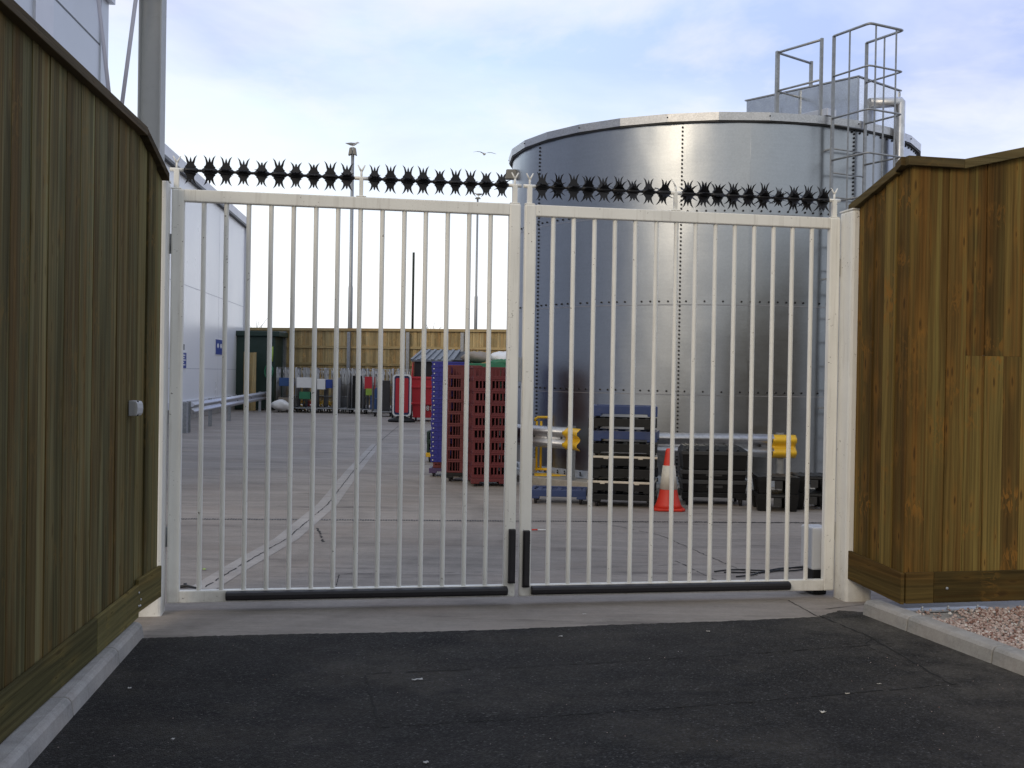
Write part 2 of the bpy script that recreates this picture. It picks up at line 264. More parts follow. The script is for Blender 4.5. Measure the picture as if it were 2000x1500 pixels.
# ------------------------------------------------------------------ mesh builder
class MB:
    def __init__(s): s.v=[]; s.f=[]; s.m=[]; s.sm=[]; s.mi=0
    def add(s, vs, fs, smooth=False):
        o = len(s.v); s.v += [Vector(p) for p in vs]
        for f in fs: s.f.append([i+o for i in f]); s.m.append(s.mi); s.sm.append(smooth)
        return s
    def hexa(s, b, t):
        return s.add(list(b)+list(t), [(3,2,1,0),(4,5,6,7),(0,1,5,4),(1,2,6,5),(2,3,7,6),(3,0,4,7)])
    def box(s, x0,x1,y0,y1,z0,z1):
        return s.hexa([(x0,y0,z0),(x1,y0,z0),(x1,y1,z0),(x0,y1,z0)], [(x0,y0,z1),(x1,y0,z1),(x1,y1,z1),(x0,y1,z1)])
    def cbox(s, c, d, rz=0.0, rx=0.0, ry=0.0):
        Mx = Matrix.Rotation(rz,3,'Z') @ Matrix.Rotation(rx,3,'X') @ Matrix.Rotation(ry,3,'Y'); c=Vector(c); hx,hy,hz=[q/2 for q in d]
        P = [c+Mx@Vector((a*hx,b*hy,e*hz)) for e in (-1,1) for a,b in ((-1,-1),(1,-1),(1,1),(-1,1))]
        return s.hexa(P[:4],P[4:])
    def bar(s, p, q, w, h, up=(0,0,1)):
        p=Vector(p); q=Vector(q); d=(q-p).normalized(); u=Vector(up)
        a=d.cross(u)
        if a.length<1e-4: a=d.cross(Vector((1,0,0)))
        a.normalize(); u=a.cross(d).normalized(); a=a*(w/2); u=u*(h/2)
        return s.hexa([p-a-u,p+a-u,p+a+u,p-a+u],[q-a-u,q+a-u,q+a+u,q-a+u])
    def tube(s, pts, r, n=10, cap=True, smooth=True):
        pts=[Vector(p) for p in pts]; rs = r if isinstance(r,(list,tuple)) else [r]*len(pts)
        vs=[]; ref=None
        for i,p in enumerate(pts):
            if i==0: d=pts[1]-p
            elif i==len(pts)-1: d=p-pts[i-1]
            else: d=(pts[i+1]-p).normalized()+(p-pts[i-1]).normalized()
            d.normalize()
            if ref is None: ref = Vector((0,0,1)) if abs(d.z)<.9 else Vector((1,0,0))
            a=d.cross(ref).normalized(); b=a.cross(d).normalized(); ref=b
            vs += [p+(a*math.cos(2*math.pi*k/n)+b*math.sin(2*math.pi*k/n))*rs[i] for k in range(n)]
        fs=[(i*n+k, i*n+(k+1)%n, (i+1)*n+(k+1)%n, (i+1)*n+k) for i in range(len(pts)-1) for k in range(n)]
        o=len(s.v); s.add(vs,fs,smooth)
        if cap:
            s.f.append([o+k for k in range(n)][::-1]); s.m.append(s.mi); s.sm.append(False)
            s.f.append([o+(len(pts)-1)*n+k for k in range(n)]); s.m.append(s.mi); s.sm.append(False)
        return s
    def lathe(s, prof, c=(0,0,0), n=24, smooth=True, sq=None):
        c=Vector(c); vs=[]
        for r,z in prof:
            for k in range(n):
                a=2*math.pi*k/n; x,y=math.cos(a),math.sin(a)
                vs.append(c+Vector((r*x,r*y,z)))
        fs=[(i*n+k,i*n+(k+1)%n,(i+1)*n+(k+1)%n,(i+1)*n+k) for i in range(len(prof)-1) for k in range(n)]
        o=len(s.v); s.add(vs,fs,smooth)
        s.f.append([o+k for k in range(n)][::-1]); s.m.append(s.mi); s.sm.append(False)
        s.f.append([o+(len(prof)-1)*n+k for k in range(n)]); s.m.append(s.mi); s.sm.append(False)
        return s
    def prism(s, poly, e):                       # polygon (3-D points) extruded by vector e
        poly=[Vector(p) for p in poly]; e=Vector(e); n=len(poly)
        return s.add(poly+[p+e for p in poly], [tuple(range(n))[::-1], tuple(range(n,2*n))]+[(i,(i+1)%n,n+(i+1)%n,n+i) for i in range(n)])
    def sheet(s, profs, smooth=False):           # grid of rows
        n=len(profs[0]); vs=[p for r in profs for p in r]
        return s.add(vs, [(i*n+k,i*n+k+1,(i+1)*n+k+1,(i+1)*n+k) for i in range(len(profs)-1) for k in range(n-1)], smooth)
    def build(s, name, mats, parent=None, world=False, bevel=0, solid=0, loc=None, rz=0, normals=True):
        mats = mats if isinstance(mats,(list,tuple)) else [mats]
        vs = s.v
        if world and parent is not None:
            P = parent; Mx = Matrix.Identity(4)
            while P is not None:
                Mx = (Matrix.Translation(P.location) @ P.rotation_euler.to_matrix().to_4x4()) @ Mx; P = P.parent
            inv = Mx.inverted(); vs = [inv@p for p in vs]
        elif world and loc is not None:
            vs = [p-Vector(loc) for p in vs]
        me = bpy.data.meshes.new(name); me.from_pydata([tuple(p) for p in vs], [], s.f)
        for k in mats: me.materials.append(MT[k])
        me.polygons.foreach_set('material_index', s.m); me.polygons.foreach_set('use_smooth', s.sm)
        if normals:
            import bmesh
            b=bmesh.new(); b.from_mesh(me); bmesh.ops.recalc_face_normals(b, faces=b.faces); b.to_mesh(me); b.free()
        me.update()
        o = bpy.data.objects.new(name, me); C.objects.link(o)
        if parent is not None: o.parent = parent
        if loc is not None: o.location = loc
        o.rotation_euler.z = rz
        if solid:
            md=o.modifiers.new('solid','SOLIDIFY'); md.thickness=solid; md.offset=0
        if bevel:
            md=o.modifiers.new('bevel','BEVEL'); md.width=bevel; md.segments=2; md.limit_method='ANGLE'; md.angle_limit=R(40)
        return o
def tag(o, label=None, cat=None, group=None, kind=None):
    if label: o['label']=label
    if cat: o['category']=cat
    if group: o['group']=group
    if kind: o['kind']=kind
    return o
def thing(name, label, cat, loc=(0,0,0), rz=0, group=None):
    o=bpy.data.objects.new(name,None); o.empty_display_size=.1; C.objects.link(o); o.location=loc; o.rotation_euler=(0,0,rz)
    return tag(o,label,cat,group)
def structure(o): o['kind']='structure'; return o
def dup(root, loc, rz=None, label=None, group=None):
    r=root.copy(); C.objects.link(r); r.location=loc
    if rz is not None: r.rotation_euler=(0,0,rz)
    if label: r['label']=label
    if group: r['group']=group
    for ch in list(root.children):
        c=ch.copy(); C.objects.link(c); c.parent=r
        for g in list(ch.children):
            d=g.copy(); C.objects.link(d); d.parent=c
    return r
ORD=['first','second','third','fourth','fifth','sixth','seventh','eighth','ninth','tenth','eleventh','twelfth','thirteenth','fourteenth','fifteenth','sixteenth','seventeenth','eighteenth','nineteenth','twentieth','twenty-first','twenty-second','twenty-third','twenty-fourth']
# ------------------------------------------------------------------ ground
GL = D(330,774,7.25); GL.z=0; GR = D(1636,790,8.08); GR.z=0      # outer corners of the closed pair of leaves
GU = (GR-GL).normalized(); GA = math.atan2(GU.y,GU.x); GN = Vector((GU.y,-GU.x,0)); GW=(GR-GL).length   # GN faces the camera
def gp(u, n, z=0.0): return GL+GU*u+GN*n+Vector((0,0,z))
structure(MB().sheet([[(-500,-500,-.05),(500,-500,-.05)],[(-500,900,-.05),(500,900,-.05)]]).build('ground','soil'))
# concrete yard and apron: one sheet
structure(MB().sheet([[(-16,5.6,-.004),(16,5.6,-.004)],[(-16,60,-.004),(16,60,-.004)]]).build('yard','concrete'))
# asphalt road with a ragged edge against the apron
A0=G(283,1247); A1=G(1000,1230); A2=G(1597,1206); A3=G(1640,1194); A4=G(1700,1198)
edge=[]
for a,b in ((A0,A1),(A1,A2),(A2,A3),(A3,A4)):
    n=max(2,int((b-a).length/.02))
    for i in range(n):
        p=a.lerp(b,i/n); edge.append((p.x, p.y+random.uniform(-.009,.009)+.012*math.sin(p.x*3.1), .004))
edge=[(-3.2,A0.y-.05,.004)]+edge+[(A4.x,A4.y,.004),(4.2,A4.y-.1,.004)]
m=MB(); low=[(p[0],-60,.004) for p in edge]; low2=[(p[0],p[1],-.004) for p in edge]
m.sheet([low,edge,low2]); road=structure(m.build('road','asphalt'))
def crack(m, pts, w, z, jit=.006, gap=0.0, step=.035):
    """a thin broken line laid on a surface"""
    for a,b in zip(pts,pts[1:]):
        a=Vector((a[0],a[1],z)); b=Vector((b[0],b[1],z)); n=max(1,int((b-a).length/step)); d=(b-a).normalized(); s=Vector((-d.y,d.x,0))
        last=None
        for i in range(n+1):
            p=a.lerp(b,i/n)+s*random.uniform(-jit,jit); hw=w*random.uniform(.35,1)/2
            cur=(p-s*hw,p+s*hw)
            if last is not None and random.random()>=gap: m.add([last[0],cur[0],cur[1],last[1]],[(0,1,2,3)])
            last=cur
    return m
c=MB(); z=.0065
crack(c,[G(712,1318),G(1000,1306),G(1400,1283),G(1700,1262)],.014,z,.006,.2)
crack(c,[G(712,1318),G(742,1424)],.018,z,.006,.1); crack(c,[G(730,1424),G(1000,1406),G(1400,1378),G(1870,1338)],.014,z,.006,.2)
crack(c,[G(690,1342),G(790,1312)],.008,z,.006,.4); crack(c,[G(720,1400),G(790,1418)],.008,z,.006,.35)
crack(c,[G(1600,1204),G(1702,1247),G(1860,1340)],.017,z,.007,.05); crack(c,[G(1702,1247),G(1690,1262),G(1745,1258)],.010,z,.007,.1)
crack(c,[G(1690,1262),G(1780,1300)],.008,z,.007,.3)
o=c.build('crack','jointp',road,normals=False)
# joints, slot drain and mended strip in the yard
yard=bpy.data.objects['yard']; c=MB()
crack(c,[G(1540,1172),G(1600,1205)],.012,-.0015,.004,0); crack(c,[G(1612,1189),G(1690,1180)],.010,-.0015,.003,0)
crack(c,[G(352,837),G(860,841)],.05,-.0015,.01,.05,.1); crack(c,[G(1040,1050),G(1230,1040),G(1300,1040)],.006,-.0015,.004,.3)
crack(c,[G(690,1120),G(990,1116),G(1320,1102),G(1600,1098)],.008,-.0015,.005,.12); crack(c,[G(560,1120),G(700,1116)],.006,-.0015,.005,.3)
crack(c,[G(1170,1020),G(1290,1045),G(1440,1110),G(1480,1124)],.012,-.0015,.01,.08); crack(c,[G(1320,1095),G(1410,1138)],.012,-.0015,.006,.1)
crack(c,[G(620,1030),G(632,1058)],.03,-.0015,.01,.1); crack(c,[G(655,1150),G(662,1122),G(690,1118)],.01,-.0015,.005,.1)
c.build('joint','joint',yard,normals=False)
c=MB(); pts=[(395,1150),(470,1104),(560,1052),(640,985),(690,920),(735,868)]
L=[];Rr=[]
for i,p in enumerate(pts):
    q=G(*p); w=(.085,.09,.095,.10,.10,.085)[i]; L.append((q.x-w*1.25,q.y,-.001)); Rr.append((q.x+w*1.15,q.y,-.001))
c.sheet([L,Rr]); c.build('mended_strip','patch',yard,normals=False)
c=MB(); crack(c,[G(*p) for p in pts]+[G(782,829)],.017,.001,.006,.05,.06)
c.build('joint','joint',yard,normals=False)
c=MB(); p=G(346,1013); q=G(1625,1021); n=260
for i in range(n):
    a=p.lerp(q,(i+.12)/n); b=p.lerp(q,(i+.80)/n); d=(b-a).normalized(); s=Vector((-d.y,d.x,0))*random.uniform(.030,.046)
    o=s*random.uniform(-.35,.35); c.add([a-s+o,b-s+o,b+s+o,a+s+o],[(0,1,2,3)])
for k in c.v: k.z=-.0012
c.build('drain_slot','drain',yard,normals=False)

# ------------------------------------------------------------------ kerbs (each kerbstone a thing)
def kerbrun(stones, label, inward, h, w):
    for i,(a,b) in enumerate(stones):
        a=Vector((a[0],a[1],0)); b=Vector((b[0],b[1],0)); d=(b-a).normalized(); s=Vector(inward); g=.004
        a=a+d*g; b=b-d*g
        prof=[(0,-.05),(.018,h-.022),(.032,h-.006),(.05,h),(w,h),(w,-.05)]
        m=MB(); m.prism([a+s*x+Vector((0,0,zz)) for x,zz in prof], b-a)
        o=m.build('kerbstone','kerb',world=True,loc=a,bevel=.006); tag(o,label[i],'kerb','kerbstones edging the asphalt')
k0=G(284,1244); k1=G(60,1500); kd=(k1-k0).normalized(); pl=[k0+kd*t for t in (0,.62,1.53,2.45,3.37,4.6)]
kerbrun(list(zip(pl,pl[1:])),['grey kerbstone butting the concrete apron at the end of the left kerb','grey kerbstone second from the gate beneath the green wooden fence','grey kerbstone third from the gate beneath the green wooden fence','grey kerbstone nearest the viewer below the left fence','grey kerbstone beside the viewer at the foot of the left fence'],(-1,-.1,0),.092,.125)
r0=G(1682,1201); r1=G(2000,1323); rd=(r1-r0).normalized(); pr=[r0+rd*t for t in (0,.50,1.30,2.2,3.1)]
kerbrun(list(zip(pr,pr[1:])),['grey kerbstone starting the right kerb beside the white gatepost','grey kerbstone second from the white gatepost in front of pink gravel','grey kerbstone third from the white gatepost in front of pink gravel','grey kerbstone at the viewer end of the gravel kerb'],(.93,.37,0),.10,.14)
KN=Vector((-rd.y,rd.x,0)); KN = KN if KN.x>0 else -KN
# concrete bed below the right fence and pink gravel
m=MB(); q=[r0+KN*.14, r0+KN*.14+Vector((.42,.33,0)), Vector((9,8.3,0)), Vector((9,5,0)), pr[-1]+KN*.14]
m.prism([Vector((p.x,p.y,-.03)) for p in q],(0,0,.10)); structure(m.build('verge','kerb'))
m=MB(); rng=random.Random(3)
ico=[]; t=(1+5**.5)/2
for a,b in ((-1,t),(1,t),(-1,-t),(1,-t)): ico += [(a,b,0),(0,a,b),(b,0,a)]
ico=[Vector(p).normalized() for p in ico]
import bmesh
b=bmesh.new(); bmesh.ops.create_icosphere(b,subdivisions=1,radius=1); icv=[v.co.copy() for v in b.verts]; icf=[[v.index for v in f.verts] for f in b.faces]; b.free()
g0=pr[0]+KN*.15
cnt=0
for i in range(30000):
    al=rng.uniform(.16,2.9); ac=rng.uniform(0,1)
    base=pr[0]+rd*al+KN*.155
    # the far limit is the fence line
    p=base+KN*(ac**1.15)*1.75
    fy=7.28+(p.x-2.61)*.22-.05
    if p.y>fy or p.x<2.66+.0 or p.x>4.6 or p.y<5.35: continue
    if p.x<2.95 and p.y>7.0 and rng.random()<.9: continue
    ed=(base-pr[0]-KN*.155).length
    r=rng.uniform(.0055,.0125)*(1.25 if rng.random()<.1 else 1)
    Mx=Matrix.Rotation(rng.uniform(0,6.3),3,'Z')@Matrix.Rotation(rng.uniform(0,3),3,'X')
    sc=Vector((rng.uniform(.8,1.35),rng.uniform(.7,1.1),rng.uniform(.55,.9)))
    zc=.072+r*.5+rng.uniform(0,.014)
    m.add([Mx@Vector((v.x*sc.x,v.y*sc.y,v.z*sc.z))*(r*rng.uniform(.85,1.15))+Vector((p.x,p.y,zc)) for v in icv], icf); cnt+=1
    if cnt>9000: break
print('gravel',cnt)
tag(m.build('gravel','gravel',normals=False),'pink gravel chippings spread behind the right kerb','gravel',kind='stuff')

# ------------------------------------------------------------------ gate
ZB,ZT=.048,2.787; FR=.082; TH=.06
def spinner_mesh(seed):
    rr=random.Random(seed); m=MB(); npl=(2,2,3,3,2,3)[seed]
    for j in range(npl):
        th=math.pi*j/npl+rr.uniform(-.1,.1)
        def half(sg):
            b=rr.uniform(.92,1.1); w=rr.uniform(-.004,.006)
            rt=[(.050,.002),(.042,.009),(.046,.016),(.036,.020),(.038,.028),(.030,.034),(.024,.046),(.0245+w,.060),(.029+w,.078*b),(.040+w,.100*b),(.021+w,.084*b),(.012+w*.5,.066),(.0085,.058),(.006,.074)]
            tip=[(0,.088*b)]
            return [(-x,y*sg) for x,y in rt]+[(0,tip[0][1]*sg)]+[(x,y*sg) for x,y in rt[::-1]]
        poly=half(1)+half(-1)[::-1]
        ca,sa=math.cos(th),math.sin(th); e=Vector((0,-sa,ca))*.0026
        m.prism([Vector((x,ca*r,sa*r))-e*.5 for x,r in poly],e)
    m.lathe([(.012,-.05),(.020,-.03),(.021,.03),(.012,.05)],n=8)
    return m
SPM=[]
for sd in range(6):
    mm=spinner_mesh(sd)
    # the hub is turned so that its axis is the bar
    hub0=len(mm.v)-32
    for k in range(hub0,len(mm.v)): p=mm.v[k]; mm.v[k]=Vector((p.z,p.y,p.x))
    o=mm.build('spinner','black_spike',normals=True); SPM.append(o.data); bpy.data.objects.remove(o)
def pu(px,py):                                 # distance along the gate of a pixel
    d=ray(px,py); n=GN; t=(GL-Vector((0,0,EYE))).dot(n)/d.dot(n); p=Vector((0,0,EYE))+d*t; return (p-GL).dot(GU)
def leaf(name,label,u0,u1,side,ubars,posts,nsp,prong):
    t=thing(name,label,'gate',gp(0,0),GA,'white steel double gate')
    # local: x along, y away from the camera
    Yf=0.0; B=.012
    m=MB(); m.box(u0,u0+FR,0,TH,ZB,ZT); m.build('stile','paint',t,bevel=B)
    m=MB(); m.box(u1-FR,u1,0,TH,ZB,ZT); m.build('stile','paint',t,bevel=B)
    m=MB(); m.box(u0+FR-.004,u1-FR+.004,.0015,TH-.002,ZT-FR,ZT-.0015); m.build('top_rail','paint',t,bevel=B*.6)
    m=MB(); m.box(u0+FR-.004,u1-FR+.004,.0015,TH-.002,ZB+.0015,ZB+FR); m.build('bottom_rail','paint',t,bevel=B*.6)
    for u in ubars:
        MB().tube([(u,TH/2,ZB+FR-.01),(u,TH/2,ZT-FR+.01)],.0162,14,False).build('bar','paint',t)
    for i,u in enumerate(posts):
        w=.017 if i!=1 else .013
        m=MB(); m.box(u-w,u+w,TH/2-w,TH/2+w,ZT-.002,ZT+.135); m.box(u-.034,u+.034,.006,TH-.006,ZT-.001,ZT+.007)
        p=m.build('spike_post','paint',t,bevel=.003)
        m=MB(); b=ZT+.13
        m.tube([(u,TH/2,b),(u,TH/2,b+.045)],.008,8)
        for s in ((-1,1) if prong[i]==2 else (prong[i],)):
            m.tube([(u,TH/2,b+.042),(u+s*.024,TH/2,b+.088)],[.0075,.004],8)
        m.build('prong','paint',p)
        m=MB(); m.tube([(u-.045,TH/2,ZT+.128),(u+.045,TH/2,ZT+.128)],.013,10); m.build('bracket','paint',p)
    za=ZT+.128; rr=random.Random(len(label)+nsp[0])
    for k in (0,1):
        a,b=posts[k],posts[k+1]
        o=MB().tube([(a-.02,TH/2,za),(b+.02,TH/2,za)],.0095,10).build('spike_bar','black_spike',t)
        if k==0 or True:
            e=.092
        for j in range(nsp[k]):
            u=a+e+(b-a-2*e)*j/(nsp[k]-1)+rr.uniform(-.006,.006)
            s=bpy.data.objects.new('spinner',SPM[rr.choice((0,1,4)) if side=='L' else rr.choice((2,3,0,1))]); C.objects.link(s); s.parent=o
            s.location=(u,TH/2,za); s.rotation_euler.x=math.pi/2+(rr.uniform(-.16,.16) if side=='L' else rr.choice((0,0,.4,-.4))+rr.uniform(-.15,.15))
            sc=rr.uniform(.93,1.02); s.scale=(sc,sc,sc)
            if side=='R' and k==1 and j==6: s.rotation_euler.z=.3; s.scale=(.9,.72,.72)
    for z_ in (.42,2.36):
        x_=u0-.006 if side=='L' else u1+.006; m=MB(); m.tube([(x_,TH*.6,z_),(x_,TH*.6,z_+.13)],.011,10); m.box(x_-.02,x_+.02,TH*.6-.004,TH*.6+.004,z_+.02,z_+.11); m.build('hinge','galvd',t)
    return t
uL1=pu(1012,774); uR0=pu(1020,774)
def bars(pxs): return [pu(x,470) for x in pxs]
bl=bars([397,441,485,529,573,617,660,704,747,790,832,875,917,959]); br=bars([1082,1122,1163,1203,1243,1284,1323,1361,1400,1438,1476,1514,1551,1589])
tL=leaf('gate_leaf','wide white steel gate leaf on the left with black spinning spikes on top',0,uL1,'L',bl,[pu(344,350),pu(706,360),pu(1007,380)],(10,9),(2,2,2))
tR=leaf('gate_leaf','narrower white steel gate leaf on the right in front of the round tank',uR0,GW,'R',br,[pu(1036,380),pu(1322,390),pu(1633,400)],(9,10),(2,-1,2))
def edge_h(t,a,b):
    m=MB(); z0=ZB+.022; r=.036
    prof=[(-.002,z0-.008),(-.040,z0-.002),(-.052,z0+.012),(-.055,z0+.034),(-.046,z0+.050),(-.002,z0+.058)]
    m.prism([(a,y,z) for y,z in prof],(b-a,0,0)); m.build('safety_edge','rubber',t,bevel=.008)
def edge_v(t,u,w,z0,z1):
    m=MB(); prof=[(u-w/2,-.002),(u-w/2,-.034),(u-w*.35,-.048),(u+w*.35,-.048),(u+w/2,-.034),(u+w/2,-.002)]
    m.prism([(x,y,z0) for x,y in prof],(0,0,z1-z0))
    for s in (-1,1): m.cbox((u+s*w*.1,-.02,z0-.004),(w*.9,.03,.016))
    m.build('safety_edge','rubber',t,bevel=.006)
edge_h(tL,pu(441,1168),pu(990,1162)); edge_h(tR,pu(1036,1160),pu(1540,1150))
edge_v(tL,pu(998.5,1090),.047,.16,.525); edge_v(tR,pu(1026.5,1090),.047,.13,.515)
m=MB(); u=uL1+.012; m.box(u-.01,u+.01,.02,.05,1.55,1.72); m.build('lock_keep','galvd',tL,bevel=.002)
# gateposts
def gatepost(u0,u1,n0,n1,label):
    t=thing('gatepost',label,'gatepost',gp((u0+u1)/2,(n0+n1)/2),GA,'white gateposts')
    a,b=(u0-u1)/2,(u1-u0)/2; e=(n1-n0)/2
    m=MB(); m.box(a,b,-e,e,-.05,2.83); m.build('shaft','postpaint',t,bevel=.022)
    m=MB(); m.box(a-.002,b+.002,-e-.002,e+.002,2.825,2.838); m.build('cap','postpaint',t,bevel=.004)
    return t
gatepost(-.222,-.012,-.06,.14,'white square steel gatepost partly behind the end of the green fence')
gatepost(GW+.012,GW+.222,-.05,.15,'white square steel gatepost standing free beside the brown fence')
# cover of the gate drive behind the right leaf
u=GW-.135; t=thing('gate_operator','pale grey gate operator box behind the right leaf','operator',gp(u+.05,-.19),GA)
m=MB(); m.box(-.05,.10,-.10,.10,.185,.50); m.build('cover','operator',t,bevel=.012)
m=MB(); m.box(-.03,.08,-.08,.08,.0,.187); m.cbox((-.04,0,.03),(.14,.05,.03)); m.build('base','blackp',t,bevel=.006)
m=MB(); rng=random.Random(5)
for k in range(3):
    a=G(1395+20*k,1118+4*k); b=G(1590,1112-3*k); pts=[]
    for i in range(15):
        f=i/14; p=a.lerp(b,f); pts.append((p.x+rng.uniform(-.01,.01),p.y+.06*math.sin(f*7+k*2)+rng.uniform(-.015,.015),.006))
    m.tube(pts,.006,6)
tag(m.build('cable','blackp'),'thin black cables trailing on the concrete behind the right gate leaf','cable')

# ------------------------------------------------------------------ timber fences
def boards(m, P, Q, n, z0, ztop, pitch, proud=(.0,.012), th=.02, over=.012, rng=None, skip=None):
    P=Vector(P); Q=Vector(Q); d=(Q-P); Lh=d.length; d.normalize(); n=Vector(n); k=int(round(Lh/pitch)); w=Lh/k
    for i in range(k):
        a=i*w+(.0015 if i%2 else -over*.5); b=(i+1)*w-(.0015 if i%2 else -over*.5)
        a=max(0,a); b=min(Lh,b)
        o=proud[i%2]+rng.uniform(0,.004); zz=z0+rng.uniform(-.0,.004)
        c=[P+d*a+n*o,P+d*b+n*(o+rng.uniform(-.002,.002)),P+d*b+n*(o-th),P+d*a+n*(o-th)]
        za,zb=ztop(a/Lh),ztop(b/Lh)
        m.hexa([p+Vector((0,0,zz)) for p in c],[c[0]+Vector((0,0,za)),c[1]+Vector((0,0,zb)),c[2]+Vector((0,0,zb)),c[3]+Vector((0,0,za))])
def strip(m, P, Q, n, o0, o1, za, zb, h):       # straight timber lying along a fence, sloping from za to zb
    P=Vector(P); Q=Vector(Q); n=Vector(n)
    c=[(P+n*o0,za),(P+n*o1,za),(Q+n*o1,zb),(Q+n*o0,zb)]
    m.hexa([p+Vector((0,0,z)) for p,z in c],[p+Vector((0,0,z+h)) for p,z in c])
rng=random.Random(11)
Ec=D(310,760,7.03); Ec=Vector((Ec.x,7.03,0)); Cc=Vector((-2.262,6.62,0)); Sd=Vector((.096,-1,0)).normalized(); St=Cc+Sd*8.2
t=thing('timber_fence','tall green tinged timber fence with sloping cap along the left side','fence',Cc,0,'close boarded timber fences')
nL=Vector((1,.096,0)).normalized()
m=MB(); boards(m,St,Cc,nL,.14,lambda f:3.01,.118,(0,.0035),rng=rng)
boards(m,Cc,Ec,nL,.16,lambda f:3.01-.20*f,.118,(0,.011),rng=rng); m.build('boards','woodL',t,True,bevel=.0015)
m=MB()
jl=[0,.9,3.0,5.4,8.2]
for a,b in zip(jl,jl[1:]): strip(m,Cc+Sd*(b-.002),Cc+Sd*a,nL,.012,.036,.098,.098,.195)
m.build('plinth','woodLh',t,True,bevel=.004)
m=MB(); strip(m,Cc,Ec,nL,.012,.034,.125,.14,.20); m.build('plinth','woodLh',t,True,bevel=.004)
m=MB(); strip(m,St,Cc-Sd*.0,nL,-.05,.052,2.997,2.997,.051); strip(m,Cc,Ec,nL,-.05,.05,2.996,2.796,.05); m.build('cap','capL',t,True,bevel=.004)
m=MB()
for dy,zz in ((.02,.17),(.02,.25),(-.02,.165),(-.03,.20)):
    p=Cc+Sd*dy+nL*.038; m.lathe([(.007,0),(.007,.004),(.003,.006)],n=8); q=m.v[-24:]
    for k in range(24): v=m.v[-24+k]; m.v[-24+k]=p+Vector((v.z,v.x,v.y+zz))
m.build('bolt','galvw',t,True)
m=MB(); strip(m,St,Cc,nL,-.07,-.022,.5,.5,.09); strip(m,St,Cc,nL,-.07,-.022,1.6,1.6,.09); strip(m,St,Cc,nL,-.07,-.022,2.75,2.75,.09)
m.build('rail','woodLh',t,True)
for k in range(4):
    p=Cc+Sd*(.3+2.5*k)-nL*.13; MB().box(p.x-.05,p.x+.05,p.y-.05,p.y+.05,-.05,3.0).build('post','woodL',t,True)
# switch box on the left fence
p=D(270,770,6.45); f=Cc+Sd*(6.62-6.45); t2=thing('switch_box','small grey weatherproof box with a curved lid on the left fence','switch box',(f.x+.016,6.45,1.365),math.atan2(-.096,1)*0-.0957)
t2.scale=(.62,.8,.72)
m=MB(); m.box(0,.055,-.045,.045,-.062,.062); m.build('back_box','boxgrey',t2,bevel=.006)
m=MB(); a=[]; 
prof=[(.057,-.06),(.057,.06),(.075,.058),(.088,.04),(.094,0),(.088,-.04),(.075,-.058)]
m.prism([(x,-.047,z) for x,z in prof],(0,.094,0)); m.build('lid','operator',t2,bevel=.004)
m=MB(); m.box(.07,.082,-.030,-.012,.047,.062); m.box(.07,.082,-.030,-.012,-.062,-.047); m.build('latch','blackp',t2,bevel=.002)

# right fence: short splayed wing and long front
EA=Vector((2.475,8.0,0)); CA=Vector((2.612,7.28,0)); B1=Vector((3.49,7.475,0)); B2=Vector((10.5,8.95,0))
nA=Vector((-(EA-CA).y,(EA-CA).x,0)).normalized(); nA = nA if nA.x<0 else -nA
dB=(B2-CA).normalized(); nB=Vector((dB.y,-dB.x,0)); nB = nB if nB.y<0 else -nB
t=thing('timber_fence','brown knotty timber fence with an angled wing beside the right gatepost','fence',CA,0,'close boarded timber fences')
m=MB(); boards(m,EA,CA,nA,.26,lambda f:2.835+.20*min(1,f*1.02),.146,(0,.012),rng=rng)
LB=(B2-CA).length
def zB(f):
    s=f*LB; return 3.04 if s<.36 else min(3.04+(s-.36)*.235,4.9)
# the front carries a horizontal patch cut across three boards
k=int(round(LB/.1415)); w=LB/k; q=MB()
for i in range(k):
    a=CA+dB*(i*w+.0015); b=CA+dB*((i+1)*w-.0015); o=.012*(0 if i%2 else .55)+rng.uniform(0,.003)
    za,zb=zB(i/k)+.016,zB((i+1)/k)+.016
    segs=[(.27,None)] if not (3<=i<=5) else [(.27,1.775),(1.7755,None)]
    for z0,z1 in segs:
        oo=o+(.009 if z1 else 0)
        c_=[a+nB*oo,b+nB*oo,b+nB*(oo-.02),a+nB*(oo-.02)]
        if z1: top=[p+Vector((0,0,z1)) for p in c_]
        else: top=[c_[0]+Vector((0,0,za)),c_[1]+Vector((0,0,zb)),c_[2]+Vector((0,0,zb)),c_[3]+Vector((0,0,za))]
        m.hexa([p+Vector((0,0,z0)) for p in c_],top)
m.build('boards','woodR',t,True,bevel=.0015)
m=MB(); strip(m,EA+Vector((-.006,.02,0)),CA+(CA-EA).normalized()*.035,nA,.010,.036,.165,.125,.205); m.build('plinth','woodRh',t,True,bevel=.004)
m=MB(); j=[.0,.205,2.6,5,8]
for a,b in zip(j,j[1:]): strip(m,CA+dB*(a+.001)-nB*0,CA+dB*(b-.001),nB,.008,.034,.128,.128,.205)
m.build('plinth','woodRh',t,True,bevel=.004)
m=MB(); strip(m,EA-(CA-EA).normalized()*.03,CA+(EA-CA)*.16,nA,-.06,.046,2.815,2.985,.056); strip(m,CA+(EA-CA)*.17,CA+nA*.03,nA,-.055,.044,2.998,3.020,.058)
strip(m,CA+dB*(-.045),CA+dB*.365,nB,-.06,.046,3.016,3.016,.062); strip(m,CA+dB*.366,CA+dB*3.0,nB,-.06,.046,3.014,3.634,.064); strip(m,CA+dB*3.002,B2,nB,-.06,.046,3.635,zB(1)-.03,.064)
m.build('cap','capR',t,True,bevel=.004)
m=MB(); strip(m,CA+dB*.02,CA+dB*.62,nB,-.02,.075,.078,.078,.010); m.build('base_plate','galvd',t,True)
m=MB()
